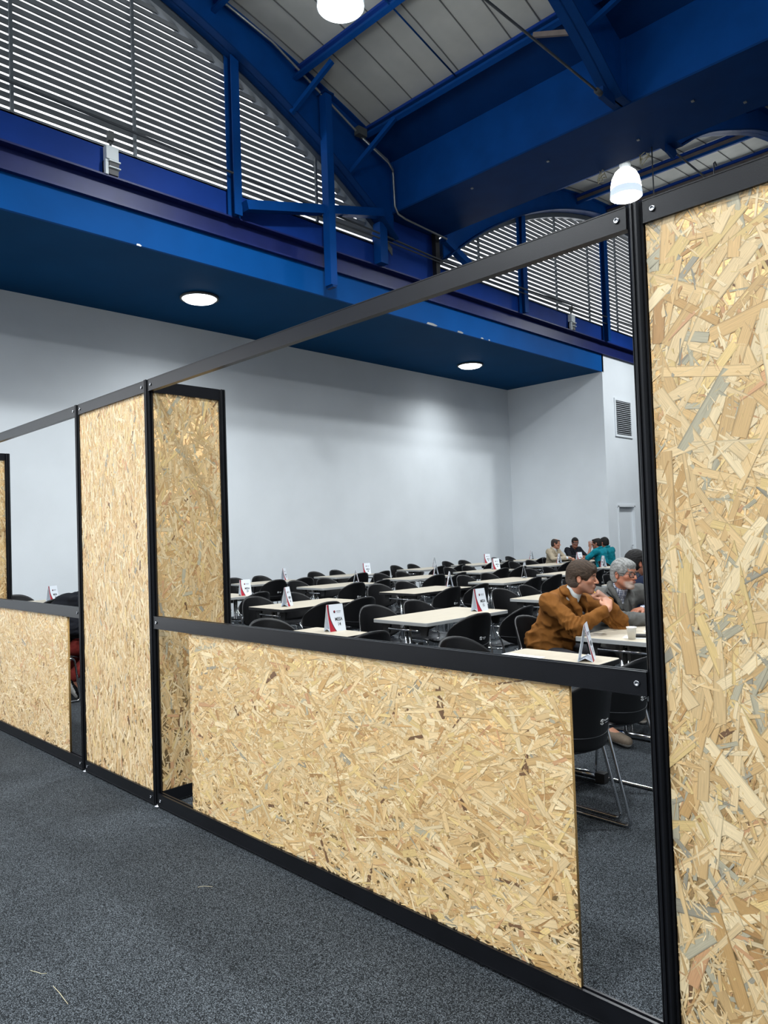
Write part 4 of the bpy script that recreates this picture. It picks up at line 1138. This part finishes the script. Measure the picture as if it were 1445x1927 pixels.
        if puff > .01: d = d - .010 * np.abs(np.sin(P[:, 2] * 48 + .6 * wob(P, 9, 1))) ** .7
        return d + amp * .8 * wob(P, 26, 3)
    Fj.warp(fold)
    jb = np.array(lin(jacket))
    smooth_obj('jacket' if sleeve == 'long' else 'polo_shirt', Fj, 'cloth', t, colr or (lambda V: jb * (1 + .10 * wob(V, 18, 2)[:, None] + .07 * wob(V, 55, 4)[:, None])))
    Ft = Field(lo, hi, h)
    Ft.el(pv, (.125, .165, .105), k=.04)
    for s, q in ((1, 'l'), (-1, 'r')):
        hp, kn, an = A[q + 'hp'], A[q + 'kn'], A[q + 'an']
        Ft.rc(hp, kn, .094, .070, k=.04); Ft.rc(kn, an + (kn - an) * .06, .069, .058, k=.03)
    Ft.warp(lambda P: .004 * wob(P, 30, 5))
    tb = np.array(lin(trousers)); smooth_obj('trousers', Ft, 'cloth', t, lambda V: np.tile(tb, (len(V), 1)))
    for s, q in ((1, 'l'), (-1, 'r')):
        an, to = A[q + 'an'], A[q + 'to']; Fo = Field(np.minimum(an, to) - .13, np.maximum(an, to) + .13, max(h, .006))
        d = to - an; d = d / np.linalg.norm(d); dn = np.array((d[0], d[1], 0)); dn /= np.linalg.norm(dn)
        Fo.rc(an + np.array((0, 0, -.02)) - dn * .03, to, .046, .038, k=.02); Fo.rc(an - dn * .01, an + np.array((0, 0, .03)), .046, .046, k=.02)
        sl = np.cross(dn, d); 
        nrm = np.array((0, 0, 1.0)) if abs(d[2]) < .5 else np.cross(d, np.array((-dn[1], dn[0], 0)))
        zs = min(an[2], to[2]) - .045
        if abs(d[2]) < .45: Fo.half((0, 0, .004), (0, 0, -1), k=.006)
        sb, sw = np.array(lin(shoe[0])), np.array(lin(shoe[1]))
        smooth_obj('shoe', Fo, 'cloth', t, (lambda V, z0=zs: np.where((V[:, 2] < .032)[:, None], sw, sb)) if abs(d[2]) < .45 else
                   (lambda V, a_=an, d_=d, n_=dn: np.where((((V - a_) @ np.cross(d_, np.array((-n_[1], n_[0], 0)))) < -.022)[:, None], sw, sb)))
    if glasses:
        g = MB(); rr = .0262
        for s in (-1, 1):
            cc = (.107, s * .033, .000)
            ring = [T((cc[0] - .006 * (math.sin(a_) * s > 0) * abs(math.sin(a_)), cc[1] + rr * 1.05 * math.copysign(abs(math.sin(a_)) ** .7, math.sin(a_)), cc[2] + rr * .78 * math.copysign(abs(math.cos(a_)) ** .75, math.cos(a_)))) for a_ in np.linspace(0, 2 * math.pi, 21)]
            g.tube(ring, .0034, 6, caps=False)
            g.tube([T((.103, s * .057, .008)), T((.06, s * .076, .010)), T((.0, s * .083, .012)), T((-.018, s * .084, -.004))], .0024, 6)
        g.tube([T((.108, -.010, .006)), T((.112, 0, .009)), T((.108, .010, .006))], .0024, 6)
        go = g.build('glasses', 'glasses_black', t)
        for s in (-1, 1):
            ln = MB(); ln.add([T((.106, s * .033 + rr * math.sin(a_), rr * .80 * math.cos(a_))) for a_ in np.linspace(0, 2 * math.pi, 20, endpoint=False)], [tuple(range(20))]); ln.build('lens', 'glass_lens', go, fix=False)
    return t, A, Hm, T

V3 = lambda *a: np.array(a, float)
def legs(y=.10, kx=.44, fx=.40, hipz=.53, kz=.52, dy=.03, fz=.075):
    return dict(lhp=(.04, y, hipz), rhp=(.04, -y, hipz), lkn=(kx, y + dy, kz), rkn=(kx, -y - dy, kz), lan=(fx, y + dy, fz), ran=(fx, -y - dy, fz), lto=(fx + .17, y + dy + .02, .038), rto=(fx + .17, -y - dy - .02, .038))
# man in the brown suede jacket: elbows on the table, chin on his fists
J = dict(pelvis=(.0, 0, .56), chest=(.115, 0, .85), neck=(.235, .005, 1.02), head=(.335, .01, 1.148), lsh=(.16, .205, .965), rsh=(.16, -.205, .965),
         lel=(.50, .26, .790), lwr=(.495, .075, .975), rel=(.415, -.235, .785), rwr=(.600, -.110, .925), **legs())
J.update(rkn=(.46, -.17, .50), ran=(.66, -.33, .10), rto=(.84, -.37, .045))
p1, A1, H1, T1 = person('man in a brown suede jacket leaning on his elbows with fists at his chin', (-3.28, 5.14, 0), 0, .0058, J, .30, .10, 0, (184, 132, 106),
    dict(col=(62, 50, 41), vol=.021, fringe=.048, low=-.078, swoop=1, curl=.0014, grey=(104, 96, 90)), (116, 74, 32), (52, 52, 56), ((112, 100, 88), (196, 190, 180)),
    shirt=(206, 214, 216), shirt_v=(0, .10, .036), hh=.0045, stubble=(120, 92, 80), belly=.04, shoulders=1.08, wr=1.5,
    hands=(dict(R=basis((-.50, -.62, .60), (.60, -.10, .80)), curl=(72, 88, 45), tfold=.8, sc=.98, off=V3(.0, -.012, .012)), dict(R=basis((-.36, .60, .72), (.60, -.45, .66)), curl=(50, 70, 40), tfold=.4, sc=.98, off=V3(0, .008, .008))))
HB_ = basis((-.50, -.62, .60), (.60, -.10, .80)); hw_ = A1['lwr'] + V3(.0, -.012, .012)
ph_ = math.radians(76); fd_ = HB_ @ np.array((math.cos(ph_), 0, -math.sin(ph_))); fc_ = hw_ + HB_ @ (np.array((.084, -.0095, .0015)) + np.array((math.cos(ph_), 0, -math.sin(ph_))) * .020) * .98
rm_ = Matrix.Translation(Vector(fc_)) @ Vector(fd_).to_track_quat('Z', 'Y').to_matrix().to_4x4()
MB().lathe([(.0095, -.0035), (.0116, -.0035), (.0120, 0), (.0116, .0035), (.0095, .0035), (.0095, -.0035)], 18, M=rm_).build('ring', 'gold', p1)
# man in the grey blazer, glasses, arms folded on the table, turned a little towards the counter
P2L, P2R = V3(-3.06, 5.84, 0), -.52
W2 = lambda x, y, z: tuple((V3(x, y, z) - P2L) @ rotm(P2R))
J = dict(pelvis=(-.06, 0, .56), chest=(.03, 0, .84), neck=(.105, .0, 1.015), head=(.185, .0, 1.140), lsh=(.075, .205, .96), rsh=(.075, -.205, .96),
         lel=W2(-2.66, 6.12, .80), lwr=W2(-2.80, 5.86, .835), rel=W2(-2.84, 5.50, .79), rwr=W2(-2.57, 5.80, .782), **legs())
W2d = lambda *d: V3(*d) @ rotm(P2R)
def plaid(V):
    u = np.sin(V[:, 1] * 420) > .1; v_ = np.sin(V[:, 2] * 420) > .1
    a, b, c_ = np.array(lin((232, 236, 244))), np.array(lin((40, 48, 74))), np.array(lin((118, 126, 148)))
    return np.where((u & v_)[:, None], b, np.where((u | v_)[:, None], c_, a))
p2, A2, H2, T2 = person('grey haired bearded man with black glasses in a grey blazer over a plaid shirt', tuple(P2L), P2R, .0058, J, .30, .05, 0, (172, 114, 90),
    dict(col=(128, 128, 126), vol=.013, fringe=.046, low=-.06, curl=.0016, grey=(190, 188, 184)), (88, 88, 86), (98, 98, 94), ((112, 100, 88), (196, 190, 180)),
    shirt=(150, 155, 170), shirt_v=(0, .16, .060), shirt_col=plaid, hh=.0045, beard=((176, 172, 164), .75, -.048), brow=(120, 112, 104), glasses=True, shoulders=1.05,
    hands=(dict(R=basis(W2d(-.25, -.95, -.12), W2d(.0, .0, 1)), curl=(22, 38, 22), tfold=.2, off=V3(0, -.01, .008)), dict(R=basis(W2d(.70, .70, .0), (0, 0, 1)), curl=(12, 25, 18), off=V3(.01, .005, .004))))
MB().bar(A2['neck'] + V3(.03, -.15, -.03), A2['chest'] + V3(.175, .09, -.14), .035, .006, upv=(1, 0, .2)).build('shoulder_strap', 'glasses_black', p2)
# man in navy seen from behind, mostly behind the post
J = dict(pelvis=(.0, 0, .56), chest=(.03, 0, .85), neck=(.07, 0, 1.03), head=(.11, 0, 1.165), lsh=(.05, .20, .97), rsh=(.05, -.20, .97), lel=(.20, .28, .76), lwr=(.42, .14, .80), rel=(.20, -.28, .76), rwr=(.42, -.10, .80), **legs())
person('man in a dark navy jacket with black hair, seen from behind beside the post', (-3.42, 6.85, 0), 1.05, .008, J, 0, .12, 0, (160, 106, 84),
    dict(col=(26, 24, 24), vol=.018, fringe=.04, low=-.085, curl=.002), (24, 32, 52), (40, 42, 48), ((40, 40, 44), (60, 60, 60)), collar=True, shirt=None,
    hands=(dict(R=basis((.7, -.6, -.1), (0, 0, 1))), dict(R=basis((.7, .6, -.1), (0, 0, 1)))))
# group at the table by the recess
base = lambda **k: {**dict(pelvis=(.0, 0, .56), chest=(.05, 0, .85), neck=(.10, 0, 1.035), head=(.15, 0, 1.165), lsh=(.07, .20, .975), rsh=(.07, -.20, .975), lel=(.22, .28, .80), lwr=(.48, .12, .80), rel=(.22, -.28, .80), rwr=(.50, -.10, .82)), **legs(), **k}
hnd = lambda: (dict(R=basis((.8, -.5, 0), (0, 0, 1))), dict(R=basis((.8, .5, 0), (0, 0, 1))))
person('man in a beige jacket with dark receding hair seated at the far table', (-9.78, 15.62, 0), .05, .010, base(), .35, .08, 0, (170, 120, 98),
    dict(col=(52, 46, 44), vol=.006, fringe=.02, low=-.055, top_bald=1, curl=.001), (158, 146, 126), (60, 60, 62), ((40, 38, 36), (60, 60, 60)), shirt=(200, 204, 208), shirt_v=(0, .12, .045), hands=hnd())
person('man in a black jacket with glasses facing the hall at the far table', (-9.80, 16.62, 0), -.25, .010, base(), -.55, .15, 0, (146, 98, 80),
    dict(col=(28, 26, 26), vol=.010, fringe=.03, low=-.055, curl=.001), (26, 28, 34), (40, 40, 44), ((30, 30, 30), (50, 50, 50)), glasses=True, hands=hnd())
person('man in a teal polo shirt with a hand raised to his head', (-8.22, 15.32, 0), math.pi, .010, base(rel=(.20, -.30, .80), lel=(.22, .30, .84), lwr=(.22, .16, 1.08)), .25, .05, 0, (140, 94, 76),
    dict(col=(30, 27, 26), vol=.008, fringe=.03, low=-.06, top_bald=1, curl=.001), (10, 108, 122), (40, 42, 50), ((30, 30, 30), (50, 50, 50)), sleeve='short', collar=True,
    hands=(dict(R=basis((.2, -.2, 1), (0, 1, 0)), curl=(10, 20, 10)), dict(R=basis((.8, .5, 0), (0, 0, 1)))))
person('second man in teal beyond the one raising his hand', (-8.38, 15.98, 0), math.pi, .010, base(), -.25, .05, 0, (140, 94, 76),
    dict(col=(24, 22, 22), vol=.012, fringe=.04, low=-.06, curl=.001), (10, 104, 116), (40, 42, 50), ((30, 30, 30), (50, 50, 50)), sleeve='short', collar=True, hands=hnd())
# man in the puffer jacket seen through the slit beside the far counter
J = dict(pelvis=(.0, 0, .56), chest=(.13, 0, .83), neck=(.27, 0, .99), head=(.37, 0, 1.10), lsh=(.19, .21, .94), rsh=(.19, -.21, .94), lel=(.12, .30, .72), lwr=(.33, .16, .66), rel=(.12, -.30, .72), rwr=(.33, -.17, .665), **legs(kx=.43, fx=.12, fz=.13))
J.update(lkn=(.40, .13, .50), rkn=(.40, -.13, .50), lan=(.14, .12, .20), ran=(.11, -.13, .215), lto=(.23, .12, .05), rto=(.18, -.13, .045))
person('man in a black puffer jacket and maroon trousers seen through the gap by the counter', (-7.50, 2.83, 0), math.pi / 2 - .10, .009, J, .2, .25, 0, (150, 102, 82),
    dict(col=(34, 30, 28), vol=.014, fringe=.03, low=-.06, curl=.001), (16, 18, 24), (120, 46, 42), ((18, 18, 20), (225, 225, 222)), puff=.022, wr=.6, hands=(dict(R=basis((.9, -.3, -.15), (0, 0, 1)), curl=(20, 35, 20)), dict(R=basis((.9, .3, -.15), (0, 0, 1)), curl=(20, 35, 20))))

# lint on the carpet
for pts, t in [([(-2.849, 0.967), (-2.819, 0.98), (-2.797, 0.987), (-2.786, 1.001)], 'short pale thread beside the dark fleck on the front carpet'), ([(-2.69, 0.987), (-2.633, 0.987), (-2.589, 0.984), (-2.549, 0.982)], 'longer pale thread lying nearest the viewpoint on the carpet'), ([(-2.944, 1.709), (-2.931, 1.733), (-2.897, 1.755)], 'faint thread on the carpet below the counter panel')]:
    MB().tube([(x, y, .0012) for x, y in pts], .0008, 5).build('thread', 'rope', label=t, cat='thread')
